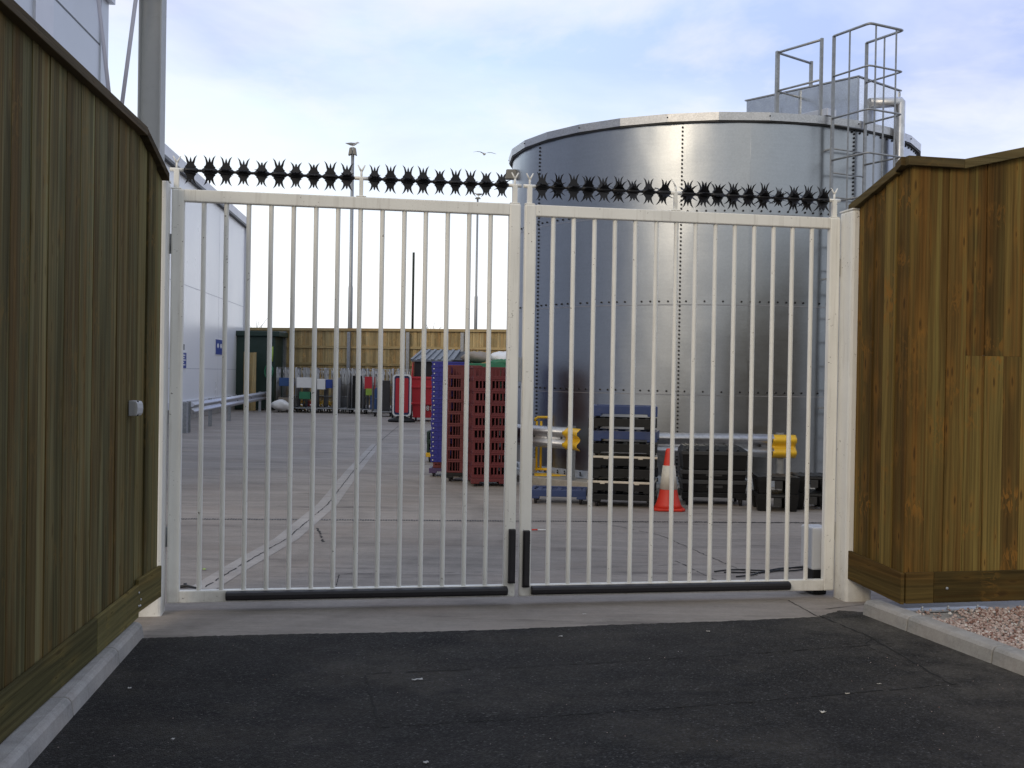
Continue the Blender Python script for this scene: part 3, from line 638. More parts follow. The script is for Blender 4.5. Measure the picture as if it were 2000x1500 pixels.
for s_,zz in ((.11,.10),(.30,.10),(.52,.105)):
    p=CA+dB*s_+nB*.055; m.lathe([(.007,.088),(.007,.115)],(p.x,p.y,0),8); m.lathe([(.012,.088),(.012,.096)],(p.x,p.y,0),6)
p=CA+dB*.30+nB*.036; m.lathe([(.010,0),(.010,.005),(.004,.008)],n=8)
for kk in range(24): v=m.v[-24+kk]; m.v[-24+kk]=p+Vector((v.x,-v.z,v.y+.225))
m.build('bolt','galvd',t,True)
m=MB()
for zz in (.6,1.6,2.6): strip(m,CA+dB*.1,B2,nB,-.075,-.024,zz,zz,.09)
m.build('rail','woodRh',t,True)
# ------------------------------------------------------------------ tank
TC=Vector((3.242,18.516,0)); TR=3.28; Z0=.13; RING=1.255; TOP=Z0+4*RING
t=thing('storage_tank','big round galvanised steel tank bolted from curved sheets','tank',TC)
m=MB(); N=128; eps=.004
for k in range(4):
    r=TR+eps*k; za=Z0+RING*k; zb=za+RING+(.03 if k<3 else .06); rows=[]
    for z_,rr in ((za-.03 if k else za,r),(zb,r)):
        rows.append([(rr*math.sin(2*math.pi*i/N),-rr*math.cos(2*math.pi*i/N),z_) for i in range(N+1)])
    m.sheet(rows,True)
m.mi=1
def stud(m,ang,z,r,s=.0155):
    c=Vector((r*math.sin(ang),-r*math.cos(ang),z)); e=Vector((math.sin(ang),-math.cos(ang),0)); a=Vector((math.cos(ang),math.sin(ang),0)); b=Vector((0,0,1))
    vs=[c+(a*math.cos(k*math.pi/3)+b*math.sin(k*math.pi/3))*s for k in range(6)]; vt=[p+e*.012 for p in vs]
    m.add(vs+vt,[(6,7,8,9,10,11)]+[(k,(k+1)%6,6+(k+1)%6,6+k) for k in range(6)])
def pang(px,py):                                 # bearing round the tank of a pixel
    d=ray(px,py); d=Vector((d.x,d.y)).normalized(); o=Vector((-TC.x,-TC.y)); b=o.dot(d); c=o.dot(o)-TR*TR; s=b*b-c
    q=o+d*(-b-math.sqrt(max(s,0))); return math.atan2(q.x,-q.y)
cols=[pang(1056,300),pang(1331,400),pang(1666,300)]; step=(cols[2]-cols[0])/2
for A in cols+[cols[0]-step,cols[2]+step]:
    z_=Z0+.03
    while z_<TOP-.01: stud(m,A,z_,TR+eps*min(3,int((z_-Z0)/RING))); z_+=.0565
for k in (1,2,3):
    for i in range(-11,12):
        pass
    nb=int(2*1.62*TR/.136)
    for i in range(nb):
        A=-1.35+3.0*i/nb-.1; stud(m,A,Z0+RING*k+.016,TR+eps*k,.015)
nb=60
for i in range(nb):
    if -1.3+2.8*i/nb>cols[2]-.02: stud(m,-1.3+2.8*i/nb,TOP-.05,TR+eps*3,.016)
m.build('shell',['tank','rivet'],t,normals=False)
m=MB(); rows=[]
for A in cols+[cols[0]-step,cols[2]+step]:
    c_=[]
    for dA in (-.012,.012): c_.append((( TR+.0165)*math.sin(A+dA),-(TR+.0165)*math.cos(A+dA)))
for k in (1,2,3):
    z_=Z0+RING*k-.031; r=TR+eps*k+.001
    m.sheet([[(r*math.sin(2*math.pi*i/N),-r*math.cos(2*math.pi*i/N),z_-.006) for i in range(N+1)],[((r+.003)*math.sin(2*math.pi*i/N),-(r+.003)*math.cos(2*math.pi*i/N),z_+.003) for i in range(N+1)]],True)
m.build('lap_edge','galvw',t,normals=False)
# rim: straight lengths of angle bolted round the top
m=MB(); n=30; r0_,r1_=TR+.012,TR+.075
def rp(i,r,z_): a=2*math.pi*(i+.35)/n; return (r*math.sin(a),-r*math.cos(a),z_)
prof=[(r0_,TOP+.02),(r1_,TOP-.0),(r1_+.004,TOP+.110),(r0_-.10,TOP+.135)]
m.sheet([[rp(i,r,z_) for r,z_ in prof] for i in range(n+1)])
m.mi=1
for i in range(n):
    if i%2==0: a=2*math.pi*(i+.35)/n; stud(m,a,TOP+.06,r1_-.002,.011)
m.build('rim',['rim','rivet'],t,normals=False,solid=0)
m=MB(); m.sheet([[rp(i,r,z_) for r,z_ in ((TR-.02,TOP-.022),(r1_-.012,TOP-.022),(r1_-.012,TOP-.0))] for i in range(n+1)]); m.build('eave_shadow_band','rivet',t,normals=False)  # black band under the rim, painting in the shadow below its lip
m=MB(); m.lathe([(TR-.1,TOP+.13),(.4,TOP+.30)],n=60); m.build('roof','galvd',t)
m=MB(); m.lathe([(TR+.10,.100),(TR+.10,.114),(TR+.016,.116),(TR+.016,.21),(TR-.05,.21)],n=96); m.mi=1
for i in range(60):
    a=-1.3+2.8*i/60
    stud(m,a,.175,TR+.014,.012); stud(m,a,.145,TR+.014,.012)
m.build('base_angle',['galvd','rivet'],t)
m=MB(); m.lathe([(3.73,-.05),(3.73,.085),(3.715,.1),(2.6,.1)],(TC.x,TC.y,0),96,False); tag(m.build('tank_plinth','slab'),'round concrete plinth beneath the galvanised tank','plinth')
# head box on the rim
c0=Vector((4.86,15.72,0)); av=Vector((-.657,.754,0)); bv=Vector((.757,.653,0))
m=MB(); q=[c0,c0+bv*1.13,c0+bv*1.13+av*1.95,c0+av*1.95]
m.prism([p+Vector((0,0,5.215)) for p in q],(0,0,.70)); h=m.build('head_box','sheet',t,True,bevel=.006)
m=MB(); e=.02; q2=[c0-av*e-bv*e,c0+bv*(1.13+e)-av*e,c0+bv*(1.13+e)+av*(1.95+e),c0+av*(1.95+e)-bv*e]
m.prism([p+Vector((0,0,5.916)) for p in q2],(0,0,.018)); m.build('lid','galvd',h,True)
m=MB()
for f in (.002,.985): p=c0+bv*(1.13*f)-av*.006; m.bar(p+Vector((0,0,5.22)),p+Vector((0,0,5.90)),.03,.012,av)
p=c0+av*.97-bv*.007; m.bar(p+Vector((0,0,5.3)),p+Vector((0,0,5.90)),.012,.035,av); m.build('seam','galv',h,True)
# pipe down the side
m=MB(); P=D(1756,300,16.0); x=P.x
m.tube([(x,16.0,.15),(x,16.0,5.625),(x-.012,16.0,5.64),(x-.46,15.95,5.60)],[.078]*4,18); m.build('overflow_pipe','galvw',t,True)
# ladder with safety cage
Lp=Vector((4.385,15.30,0)); Rp=Vector((4.93,15.585,0)); ld=(Rp-Lp).normalized(); n=Vector((ld.y,-ld.x,0))
def zv(p,z_): return Vector((p.x,p.y,z_))
lad=thing('cage_ladder','grey steel ladder with safety cage up the side of the tank','ladder',Lp)
for p in (Lp,Rp):
    m=MB(); m.bar(zv(p,.12),zv(p,6.36),.05,.02,n); m.build('stile','galvd',lad,True)
for z_ in [.45+.335*i for i in range(15)]:
    m=MB(); m.tube([zv(Lp,z_),zv(Rp,z_)],.0105,8); m.build('rung','galvd',lad,True)
def hoop(z_,r=.0125):
    a=Lp; b=Rp; o=.66; pts=[a,a+n*(o-.06),a+n*(o-.012)+ld*.012,a+n*o+ld*.06,b+n*o-ld*.05,b+n*(o-.01)-ld*.01,b+n*(o-.05),b]
    m=MB(); m.tube([zv(p,z_) for p in pts],r,8); m.build('cage_hoop','galvd',lad,True)
for z_ in (6.36,5.80,5.22,4.64,4.06,3.46,2.86): hoop(z_,.019 if z_>6 else .014)
for p in (Lp+n*.30-ld*.0,Lp+n*.655+ld*.12,Rp+n*.655-ld*.12,Rp+n*.33,):
    m=MB(); m.bar(zv(p,2.86),zv(p,6.36),.022,.012,n); m.build('cage_strap','galvd',lad,True)
for p in (Lp,Rp):
    for z_ in (1.2,3.0,4.8): m=MB(); m.bar(zv(p,z_),zv(p-n*.20,z_),.03,.02); m.build('wall_bracket','galvd',lad,True)
# guard rail on the rim
a_=Vector((3.80,16.12,0)); b_=Vector((4.262,15.47,0)); d_=Vector((4.42,16.60,0))
gr=thing('guard_rail','small grey corner handrail standing on the tank rim by the ladder','handrail',zv(a_,5.27))
for p,w_ in ((a_,.05),(b_,.038),(d_,.042)):
    m=MB(); m.bar(zv(p,5.24),zv(p,6.38),w_,w_,Vector((1,.3,0))); m.build('post','galvd',gr,True)
for z_ in (6.36,5.80):
    m=MB(); m.tube([zv(b_,z_),zv(a_,z_),zv(d_,z_-.01)],.019 if z_>6 else .016,8); m.build('rail','galvd',gr,True)
m=MB(); bd=(b_-a_).normalized(); q=[a_,b_+bd*.12,b_+bd*.12+Vector((.16,.12,0)),a_+Vector((.16,.12,0))]
m.prism([zv(p,5.285) for p in q],(0,0,.10)); m.build('toe_board','galvw',gr,True,bevel=.004)
# floodlight on the far left flank of the tank
f=D(1000,341,18.0); fl=thing('floodlight','boxy grey floodlight fixed to the left flank of the tank','floodlight',f)
m=MB(); m.hexa([(-.11,-.07,-.08),(.11,-.07,-.08),(.11,.07,-.08),(-.11,.07,-.08)],[(-.09,-.05,.08),(.12,-.05,.08),(.12,.05,.08),(-.09,.05,.08)]); m.build('housing','lamp',fl,bevel=.012)
m=MB(); m.bar((.06,0,-.02),(.42,.5,-.02),.03,.03); m.bar((.11,0,.0),(.11,0,.16),.025,.025); m.build('bracket','galvd',fl)
m=MB(); m.hexa([(-.113,-.06,-.07),(-.109,-.06,-.07),(-.109,.06,-.07),(-.113,.06,-.07)],[(-.095,-.045,.07),(-.091,-.045,.07),(-.091,.045,.07),(-.095,.045,.07)]); m.build('lens','glass',fl)

# ------------------------------------------------------------------ crash barriers
def wprof(z0,h=.31,dp=.083):
    s=[(0,0),(.35,.06),(1,.17),(1,.29),(.25,.42),(.08,.5),(.25,.58),(1,.71),(1,.83),(.35,.94),(0,1)]
    return [(dp*a,z0+h*b) for a,b in s]
def wbeam(m,p,q,z0,out,flare=0.0,seg=2,c1=1):
    p=Vector(p); q=Vector(q); out=Vector(out); rows=[]
    for i in range(seg+1):
        f=i/seg; b=p.lerp(q,f)+out*(flare*f*f); rows.append([Vector((b.x,b.y,0))+out*o+Vector((0,0,z_)) for o,z_ in wprof(z0)])
    m.sheet(rows,True)
def barrier(label,p,q,out,h,posts,endcol,endlen=.32,flare=.05,name='crash_barrier',zb=0):
    p=Vector(p); q=Vector(q); d=(q-p).normalized(); out=Vector(out).normalized(); t=thing(name,label,'crash barrier',(p+q)/2,0,'galvanised crash barriers')
    m=MB(); wbeam(m,p,q,h-.31,out); m.build('rail','rail',t,True,solid=.004)
    if endcol:
        m=MB(); wbeam(m,q-d*.02+out*.005,q+d*endlen+out*.005,h-.316,out,flare,8); m.build('end_piece',endcol,t,True,solid=.005)
    for k in posts:
        c_=p.lerp(q,k)-out*.055
        m=MB(); 
        for s in (-1,1): m.bar(zv(c_+d*.042*s,zb-.02),zv(c_+d*.042*s,h+.02),.006,.09,out)
        m.bar(zv(c_+out*.03,zb-.02),zv(c_+out*.03,h+.02),.09,.006,out); m.build('post','galvd',t,True)
    m=MB()
    for k in [.08+.21*i for i in range(5)]:
        c_=p.lerp(q,k)+out*.012; m.cbox((c_.x,c_.y,h-.155),(.03,.03,.03))
    m.build('bolt','rivet',t,True)
    return t
p0=D(985,850,16.62); p1=D(1108,858,15.72); o_=Vector((p1-p0).cross(Vector((0,0,1)))); o_.z=0; o_=o_ if o_.y<0 else -o_
p0.z=p1.z=0; barrier('crash barrier with flared yellow end left of the plastic dolly stack',p0,p1,o_,.855,(1.02,-.6),'yellow',.36,.12)
p0=D(1180,870,14.75); p1=D(1510,872,14.80); p0.z=p1.z=0
barrier('crash barrier with square yellow end in front of the tank beside the black bin',p0,p1,(0,-1,0),.852,(.12,1.045),'yellow',.30,.0)
p0=Vector((-8.10,27.8,0)); p1=Vector((-9.72,43.6,0)); t=barrier('long crash barrier along the foot of the white warehouse wall',p0,p1,(1,.1,0),.76,(0,.2,.42,.66,.9),'yellow',.4,.05)
for ch in t.children:
    if ch.name.startswith('post'): ch.scale=(1,1,1)
m=MB(); c_=Vector((-8.22,27.55,0)); m.box(c_.x-.11,c_.x+.11,c_.y-.08,c_.y+.08,-.02,.77); m.build('end_post','galvd',t,True,bevel=.006)

# ------------------------------------------------------------------ warehouse
def wx(Y): return -9.91-.085*(Y-30.7)
wd=Vector((-.085,1,0)).normalized(); wn=Vector((wd.y,-wd.x,0))
def wp(Y,off=0,z_=0): return Vector((wx(Y),Y,z_))+wn*off
b=thing('warehouse','white metal clad warehouse with a taller block near the gate','warehouse',wp(30))
def slab(m,Ya,Yb,za,zb,o0,o1):
    q=[wp(Ya,o0),wp(Yb,o0),wp(Yb,o1),wp(Ya,o1)]; m.prism([p+Vector((0,0,za)) for p in q],(0,0,zb-za))
WE=45.9; WN=25.4
m=MB(); slab(m,WN,WE,.38,7.6,-9,0); m.build('wall','clad',b,True)
m=MB(); slab(m,8,WN-.01,0,10.2,-9,.0); m.build('wall','clad2',b,True)
m=MB(); slab(m,WN-.1,WE+.1,0,.385,-9,-.03); m.build('plinth_course','slab',b,True)
m=MB(); slab(m,WN,WE+.1,.39,.60,.002,.05); m.build('skirting','trim',b,True)
m=MB(); slab(m,WN+.02,WE+.15,7.58,7.90,.0,.10); m.build('parapet','trim',b,True)
m=MB(); slab(m,WN+.02,WE+.15,7.49,7.58,.0,.13); m.build('gutter','darkline',b,True)
m=MB(); slab(m,WE-.15,WE+.16,.39,7.48,.003,.05); m.build('corner_flashing','trim',b,True)
m=MB()
for z_ in (1.6,4.2): slab(m,WN,WE-.2,z_,z_+.022,.001,.004)
for Y in (33,40): slab(m,Y,Y+.014,.62,7.48,.001,.003)
m.build('panel_joint','seam',b,True)
m=MB(); slab(m,21.8,24.85,8.85,8.89,.001,.006); m.build('panel_joint','darkline',b,True)
m=MB(); slab(m,20.6,21.6,0,10.19,.0,.05); m.build('corner_flashing','trim',b,True)
m=MB(); slab(m,8,WN+.1,9.98,10.4,.0,.16); m.build('parapet','trim',b,True)
m=MB(); slab(m,24.85,WN+.02,0,9.97,.0,.035); m.build('corner_flashing','clad2',b,True)
def wsign(label,Ya,Yb,za,zb,rows,icon):
    s=thing('wall_sign',label,'sign',wp((Ya+Yb)/2,0,(za+zb)/2),0,'blue signs on the warehouse wall')
    m=MB(); slab(m,Ya-.04,Yb+.04,za-.02,zb+.02,.006,.022); m.build('backing','white',s,True)
    m=MB(); slab(m,Ya,Yb,za,zb,.0225,.027); m.build('panel','signblue',s,True)
    m=MB()
    for i in range(rows):
        h=(zb-za); z_=zb-h*(.16+.155*i); e=(.22,.35,.12,.45,.18)[i%5]
        slab(m,Ya+.1,Yb-e*(Yb-Ya)*.5,z_-h*.035,z_+h*.035,.0275,.030)
    if rows: m.build('text_line','white',s,True)
    if icon:
        m=MB()
        for f in (.3,.7):
            c_=wp(Ya+(Yb-Ya)*f,.028,(za+zb)/2+.05); m.add([c_+wd*(.17*math.cos(2*math.pi*k/20))+Vector((0,0,.09*math.sin(2*math.pi*k/20))) for k in range(20)],[tuple(range(20))])
        m.build('pictogram','white',s,True,normals=False)
    return s
wsign('blue sign with white text lines on the warehouse wall nearer the gate',32.9,34.45,1.62,2.10,5,False)
wsign('blue sign with white pictograms farther along the warehouse wall',39.4,40.9,2.14,2.68,0,True)
m=MB(); slab(m,33.8,34.05,2.18,2.36,.004,.05); tag(m.build('wall_vent','darkline'),'small dark fitting on the white wall above the nearer blue sign','wall fitting')
# steel frame in front of the warehouse
Yc=16.0; pc=D(296,200,Yc); cx=pc.x
f=thing('steel_frame','tall white painted steel column with two slanting brace rods behind the fence','steel frame',(cx,Yc,0))
m=MB(); w_=.155
for s in (-1,1): m.box(cx+s*w_-.010,cx+s*w_+.010,Yc-.11,Yc+.11,-.05,9.5)
m.box(cx-w_+.012,cx+w_-.012,Yc-.035,Yc-.022,-.05,9.5); m.build('column','steelw',f,True)
for (x0,y0),(x1,y1) in (((189,-30),(225,290)),((269,-30),(226,296))):
    m=MB(); m.tube([D(x0,y0,Yc-.3),D(x1,y1,Yc-.3)],.028,10); m.build('brace_rod','steell',f,True)

q=D(225,293,Yc-.3); m=MB(); m.box(q.x-.05,q.x+.05,Yc-.35,Yc-.25,-.05,q.z); m.build('prop','steelw',f,True)
m=MB(); m.box(wp(Yc-.3).x,cx+.17,Yc-.36,Yc-.24,7.12,7.36); m.build('beam','steelw',f,True)

# ------------------------------------------------------------------ rear fence
ra=Vector((-13.5,46.6,0)); rb=Vector((13,40.6,0)); rd_=(rb-ra).normalized(); rn=Vector((rd_.y,-rd_.x,0))
t=thing('rear_fence','pale timber fence on grey steel posts along the far end of the yard','fence',(ra+rb)/2,0,'close boarded timber fences')
m=MB(); rng=random.Random(4); boards(m,ra,rb,rn,.25,lambda f:3.27,.145,(0,.012),rng=rng); m.build('boards','woodB',t,True)
m=MB()
for z_ in (.55,1.15,1.85,2.55): strip(m,ra,rb,rn,.02,.075,z_,z_,.10)
m.build('rail','woodBh',t,True)
m=MB(); strip(m,ra,rb,rn,-.05,.10,3.26,3.26,.11); m.build('cap','woodBh',t,True)
def rfp(px):
    d=ray(px,720); k=Vector((-rd_.y,rd_.x,0)); s=ra.dot(k)/d.dot(k); return Vector((d.x*s,d.y*s,0))
for px in (434,558,683,798,904,1020,1130):
    p=rfp(px)+rn*.14; m=MB(); m.bar(zv(p,-.05),zv(p,3.22),.13,.10,rn); m.build('post','galvd',t,True)
# ------------------------------------------------------------------ tall green cabinet, pallet boards
p=D(487,700,44.0); gx=p.x; gc=thing('green_container','tall dark green steel container with an overhanging lid at the far left','container',(gx-.3,44.6,0))
m=MB(); m.box(gx-1.3,gx+1.02,44,46,.05,2.95); m.build('body','dgreen',gc,True,bevel=.02)
m=MB(); m.box(gx-1.4,gx+1.22,43.85,46.1,2.95,3.16); m.build('lid','dgreen',gc,True,bevel=.03)
m=MB(); m.tube([(gx+.93,43.94,2.55),(gx+.93,43.94,1.95)],.035,8); m.build('handle','lime',gc,True)
m=MB(); pts=[(gx+.82+.16*math.cos(a*.5),43.93-.004*a,1.55+.28*math.sin(a*.5)) for a in range(40)]; m.tube(pts,.022,6); m.build('hose','green',gc,True)
m=MB(); rng=random.Random(8); x0=gx-.05
for i in range(5): a=x0+i*.098; m.box(a,a+.094,43.30+rng.uniform(0,.01),43.33,0,2.30+rng.uniform(-.02,.02))
tag(m.build('leaning_boards','woodB',loc=None),'narrow upright run of timber boards leaning before the dark green container','boards')

# ------------------------------------------------------------------ lamp posts, pole, gulls
def gull(label,loc,rz,flying,sc=1.0):
    m=MB(); prof=[(-.20,.006,.0),(-.14,.035,.0),(-.05,.062,.0),(.05,.066,.005),(.12,.045,.03),(.155,.034,.06),(.19,.036,.075),(.225,.025,.072),(.245,.008,.066),(.285,.004,.058)]
    m.tube([(a,0,c_) for a,_,c_ in prof],[r_ for _,r_,_ in prof],10)
    m.mi=1
    if flying:
        for s in (-1,1):
            rows=[[(.10,s*.03,.03),(-.06,s*.03,.03)],[(.15,s*.22,.13),(.0,s*.22,.12)],[(.10,s*.44,.13),(-.02,s*.44,.125)],[(-.06,s*.68,.05),(-.09,s*.68,.05)]]
            m.sheet(rows,True)
    else:
        for s in (-1,1):
            m.tube([(.10,s*.05,.02),(-.05,s*.062,.015),(-.2,s*.03,.02),(-.30,s*.008,.035)],[.012,.045,.028,.004],8)
        m.mi=2
        for s in (-1,1): m.tube([(.0,s*.022,-.04),(.0,s*.022,-.155)],.006,6)
    o=m.build('gull',['gullw','gullg','yellow'],solid=.008 if flying else 0,loc=loc,rz=rz); o.scale=(sc,)*3
    return tag(o,label,'gull')
p=D(689,290,58); lp=thing('lamp_post','tall grey lamp post with twin heads and a gull beyond the rear fence','lamp post',(p.x,58,0),0,'lamp posts beyond the rear fence')
zt=p.z; m=MB(); m.tube([(0,0,0),(0,0,zt*.45),(0,0,zt*.46),(0,0,zt-.1)],[.13,.12,.10,.085],12); m.build('pole','galvd',lp)
for s in (-1,1):
    m=MB(); m.hexa([(s*.02,-.15,zt-.30),(s*.22,-.15,zt-.38),(s*.22,.15,zt-.38),(s*.02,.15,zt-.30)],[(s*.02,-.12,zt+.06),(s*.16,-.12,zt+.02),(s*.16,.12,zt+.02),(s*.02,.12,zt+.06)]); m.build('lamp_head','lamp',lp,bevel=.02)
gull('white gull perched on top of the twin headed lamp post',(p.x,58,zt+.22),.1,False,1.3)
p=D(933,388,80); lp=thing('lamp_post','thinner distant lamp post with a flat head right of the dark pole','lamp post',(p.x,80,0),0,'lamp posts beyond the rear fence')
zt=p.z; m=MB(); m.tube([(0,0,0),(0,0,zt*.5),(0,0,zt*.51),(0,0,zt)],[.13,.12,.085,.07],12); m.build('pole','galvd',lp)
m=MB(); m.hexa([(-.20,-.14,zt-.02),(.22,-.14,zt-.02),(.22,.14,zt-.02),(-.20,.14,zt-.02)],[(-.12,-.1,zt+.1),(.16,-.1,zt+.1),(.16,.1,zt+.1),(-.12,.1,zt+.1)]); m.build('lamp_head','lamp',lp,bevel=.02)
gull('small gull perched on the flat head of the distant lamp post',(p.x+.05,80,zt+.30),2.9,False,1.3)
p=D(946,301,60); gull('gull gliding with spread wings in the open sky',p,1.9,True,.95)
p=D(808,493,55); m=MB(); m.tube([(0,0,0),(0,0,p.z-.5),(0,0,p.z)],[.065,.06,.06],10); o=m.build('timber_pole','darkwood',loc=(p.x,55,0)); tag(o,'short dark timber pole standing beyond the rear fence','pole')
# bare twigs just showing above the rear fence
for i,(px,py,Y) in enumerate(((842,636,52),(500,634,52))):
    p=D(px,py,Y); rng=random.Random(i+20); m=MB()
    m.tube([(0,0,0),(.03,0,p.z-.5)],[.05,.03],6)
    for k in range(16):
        a=rng.uniform(0,6.3); z1=p.z-rng.uniform(.3,.9); q=Vector((math.cos(a)*.1,math.sin(a)*.1,z1)); e=q+Vector((math.cos(a)*rng.uniform(.2,.6),math.sin(a)*.3,rng.uniform(.25,.75)))
        m.tube([q,q.lerp(e,.5)+Vector((0,0,.05)),e],[.014,.009,.004],5)
    o=m.build('bare_sapling','darkwood',loc=(p.x,Y,0)); tag(o,('bare twigs just topping the rear fence right of the dark pole','bare twigs just topping the rear fence above the green container')[i],'sapling')
# ------------------------------------------------------------------ crates on wheels
def castors(root,w,d,r,mat='blackp',h=None):
    for sx in (-1,1):
        for sy in (-1,1):
            m=MB(); x,y=sx*(w/2-.07),sy*(d/2-.06); m.tube([(x-.016,y,r),(x+.016,y,r)],r,14)
            o=m.build('castor','rubber',root)
            m=MB(); m.box(x-.024,x-.019,y-.018,y+.018,r*.8,r*2.05); m.box(x+.019,x+.024,y-.018,y+.018,r*.8,r*2.05); m.box(x-.026,x+.026,y-.03,y+.03,r*2.05,r*2.05+.006); m.build('fork','greyp',o)
def dolly(label,loc,rz,w,d,top,mat,group,r=.05,th=.05,wheels=True,name='dolly',cap=False):
    t=thing(name,label,'dolly',loc,rz,group); m=MB(); z1=top; z0=top-th; e=.045
    m.box(-w/2,w/2,-d/2,-d/2+e,z0,z1); m.box(-w/2,w/2,d/2-e,d/2,z0,z1); m.box(-w/2,-w/2+e,-d/2+e,d/2-e,z0,z1); m.box(w/2-e,w/2,-d/2+e,d/2-e,z0,z1)
    for i in range(5):
        x=-w/2+e+(w-2*e)*(i+.5)/5; m.box(x-.028,x+.028,-d/2+e,d/2-e,z0+.008,z1-.012)
    for y in (-.08,.08): m.box(-w/2+e,w/2-e,y-.02,y+.02,z0+.004,z1-.016)
    for sx in (-1,1):
        for sy in (-1,1): m.cbox((sx*(w/2-.06),sy*(d/2-.055),z0-.012),(.12,.11,.03))
    if cap:
        m.build('deck','blackp',t,bevel=.004); m=MB(); m.box(-w/2-.006,w/2+.006,-d/2-.006,-d/2+.05,top-.006,top+.020); m.box(-w/2-.006,w/2+.006,d/2-.05,d/2+.006,top-.006,top+.020)
        m.box(-w/2-.006,-w/2+.05,-d/2+.05,d/2-.05,top-.006,top+.020); m.box(w/2-.05,w/2+.006,-d/2+.05,d/2-.05,top-.006,top+.020)
        for x in (-.22,.2): m.box(x-.03,x+.03,-d/2-.008,-d/2+.01,top-.018,top)
        m.build('rim',mat,t,bevel=.005)
    else: m.build('deck',mat,t,bevel=.006)
    if wheels: castors(t,w,d,r)
    return t
def crate(label,loc,rz,w,d,h,mat,group,handle,cat='crate',name='crate',wt=.012):
    t=thing(name,label,cat,loc,rz,group); m=MB()
    m.box(-w/2+.005,w/2-.005,-d/2+.005,d/2-.005,0,.012)
    for sx in (-1,1):
        for sy in (-1,1): m.box(min(sx*w/2,sx*(w/2-.035)),max(sx*w/2,sx*(w/2-.035)),min(sy*d/2,sy*(d/2-.035)),max(sy*d/2,sy*(d/2-.035)),.004,h-.004)
    def side(L,put,hdl):
        # rim, foot band, centre post, ribs leaving slots; the rim stands proud
        put(-L/2,L/2,-.003,wt,h-.026,h-.003); put(-L/2,L/2,-.002,wt,.003,.028)
        if hdl:
            put(-L*.10,L/2-.03,.004,wt*.6,.028,h-.075); put(-L*.10,L*.05,.004,wt*.6,h-.075,h-.026); put(L*.27,L/2-.03,.004,wt*.6,h-.075,h-.026)
            for u in (-.40,-.31,-.22,-.15): put(L*u-.006,L*u+.006,.002,wt*.8,.028,h-.026)
        else:
            put(-.022,.022,0,wt,.028,h-.026)
            for s in (-1,1):
                for u in (.135,.235,.335): put(s*L*u-.0095-(.0),s*L*u+.0095,.002,wt*.8,.028,h-.026)
                put(min(s*.03,s*L*.44),max(s*.03,s*L*.44),.004,wt*.6,.028,.05)
    m.box(-w/2+.04,w/2-.04,d/2-.02,d/2-.012,.012,h-.02)
    for x in (-w/2+.012,w/2-.020): m.box(x,x+.008,-d/2+.04,d/2-.04,.012,h-.02)
    side(w,lambda a,b,o,q,z0,z1:m.box(a,b,-d/2+o,-d/2+o+q,z0,z1),handle=='front')
    side(w,lambda a,b,o,q,z0,z1:m.box(a,b,d/2-o-q,d/2-o,z0,z1),False)
    side(d-.01,lambda a,b,o,q,z0,z1:m.box(-w/2+o,-w/2+o+q,a,b,z0,z1),handle=='side')
    side(d-.01,lambda a,b,o,q,z0,z1:m.box(w/2-o-q,w/2-o,a,b,z0,z1),handle=='side')
    m.build('box',mat,t,bevel=.002)
    return t
rng=random.Random(21)
# red stack in front (slotted long sides to the gate)
pL=G(920,951); pR=G(988,949.5); w=.50; a2=math.atan2((pR-pL).y,(pR-pL).x); c2=(pL+pR)/2+Vector((-math.sin(.10),math.cos(.10),0))*.30; rz2=.13
dolly('red dolly on castors under the front stack of red crates',(c2.x,c2.y,0),rz2,.52,.60,.115,'red','dollies under the crate stacks',.042)
pitch=.1755
k1=None
def stack(n,first,loc,z0,pitch,labels,rz,group):
    for i in range(n):
        l=(loc[0]+rng.uniform(-.006,.006),loc[1]+rng.uniform(-.006,.006),z0+pitch*i); a=rz+rng.uniform(-.012,.012)
        if i==0: first.location=l; first.rotation_euler.z=a; first['label']=labels(i)
        else: dup(first,l,a,labels(i),group)
G1='stacked red plastic crates'
def nth(n,top='topmost',bot='lowest'):
    return lambda i: bot if i==0 else top if i==n-1 else ORD[i]
f=nth(9); crateA=crate('x',(0,0,0),rz2,w,.60,.178,'red',G1,None)
stack(9,crateA,(c2.x,c2.y),.118,pitch,lambda i:f'red slotted crate, {f(i)} from the ground in the front red stack' if 0<i<8 else f'red slotted crate, {f(i)} in the front red stack',rz2,G1)
c1=G(872,938); c1=Vector((c1.x+.255,c1.y+.26,0)); c1.y=16.45
dolly('dark dolly on castors under the rear stack of red crates',(c1.x,c1.y,0),-.03,.52,.42,.13,'blackp','dollies under the crate stacks',.046)
crateB=crate('x',(0,0,0),0,.50,.42,.18,'red',G1,'front')
stack(9,crateB,(c1.x,c1.y),.133,.1765,lambda i:f'red crate with hand hole, {f(i)} from the ground in the rear red stack' if 0<i<8 else f'red crate with hand hole, {f(i)} in the rear red stack',-.03,G1)
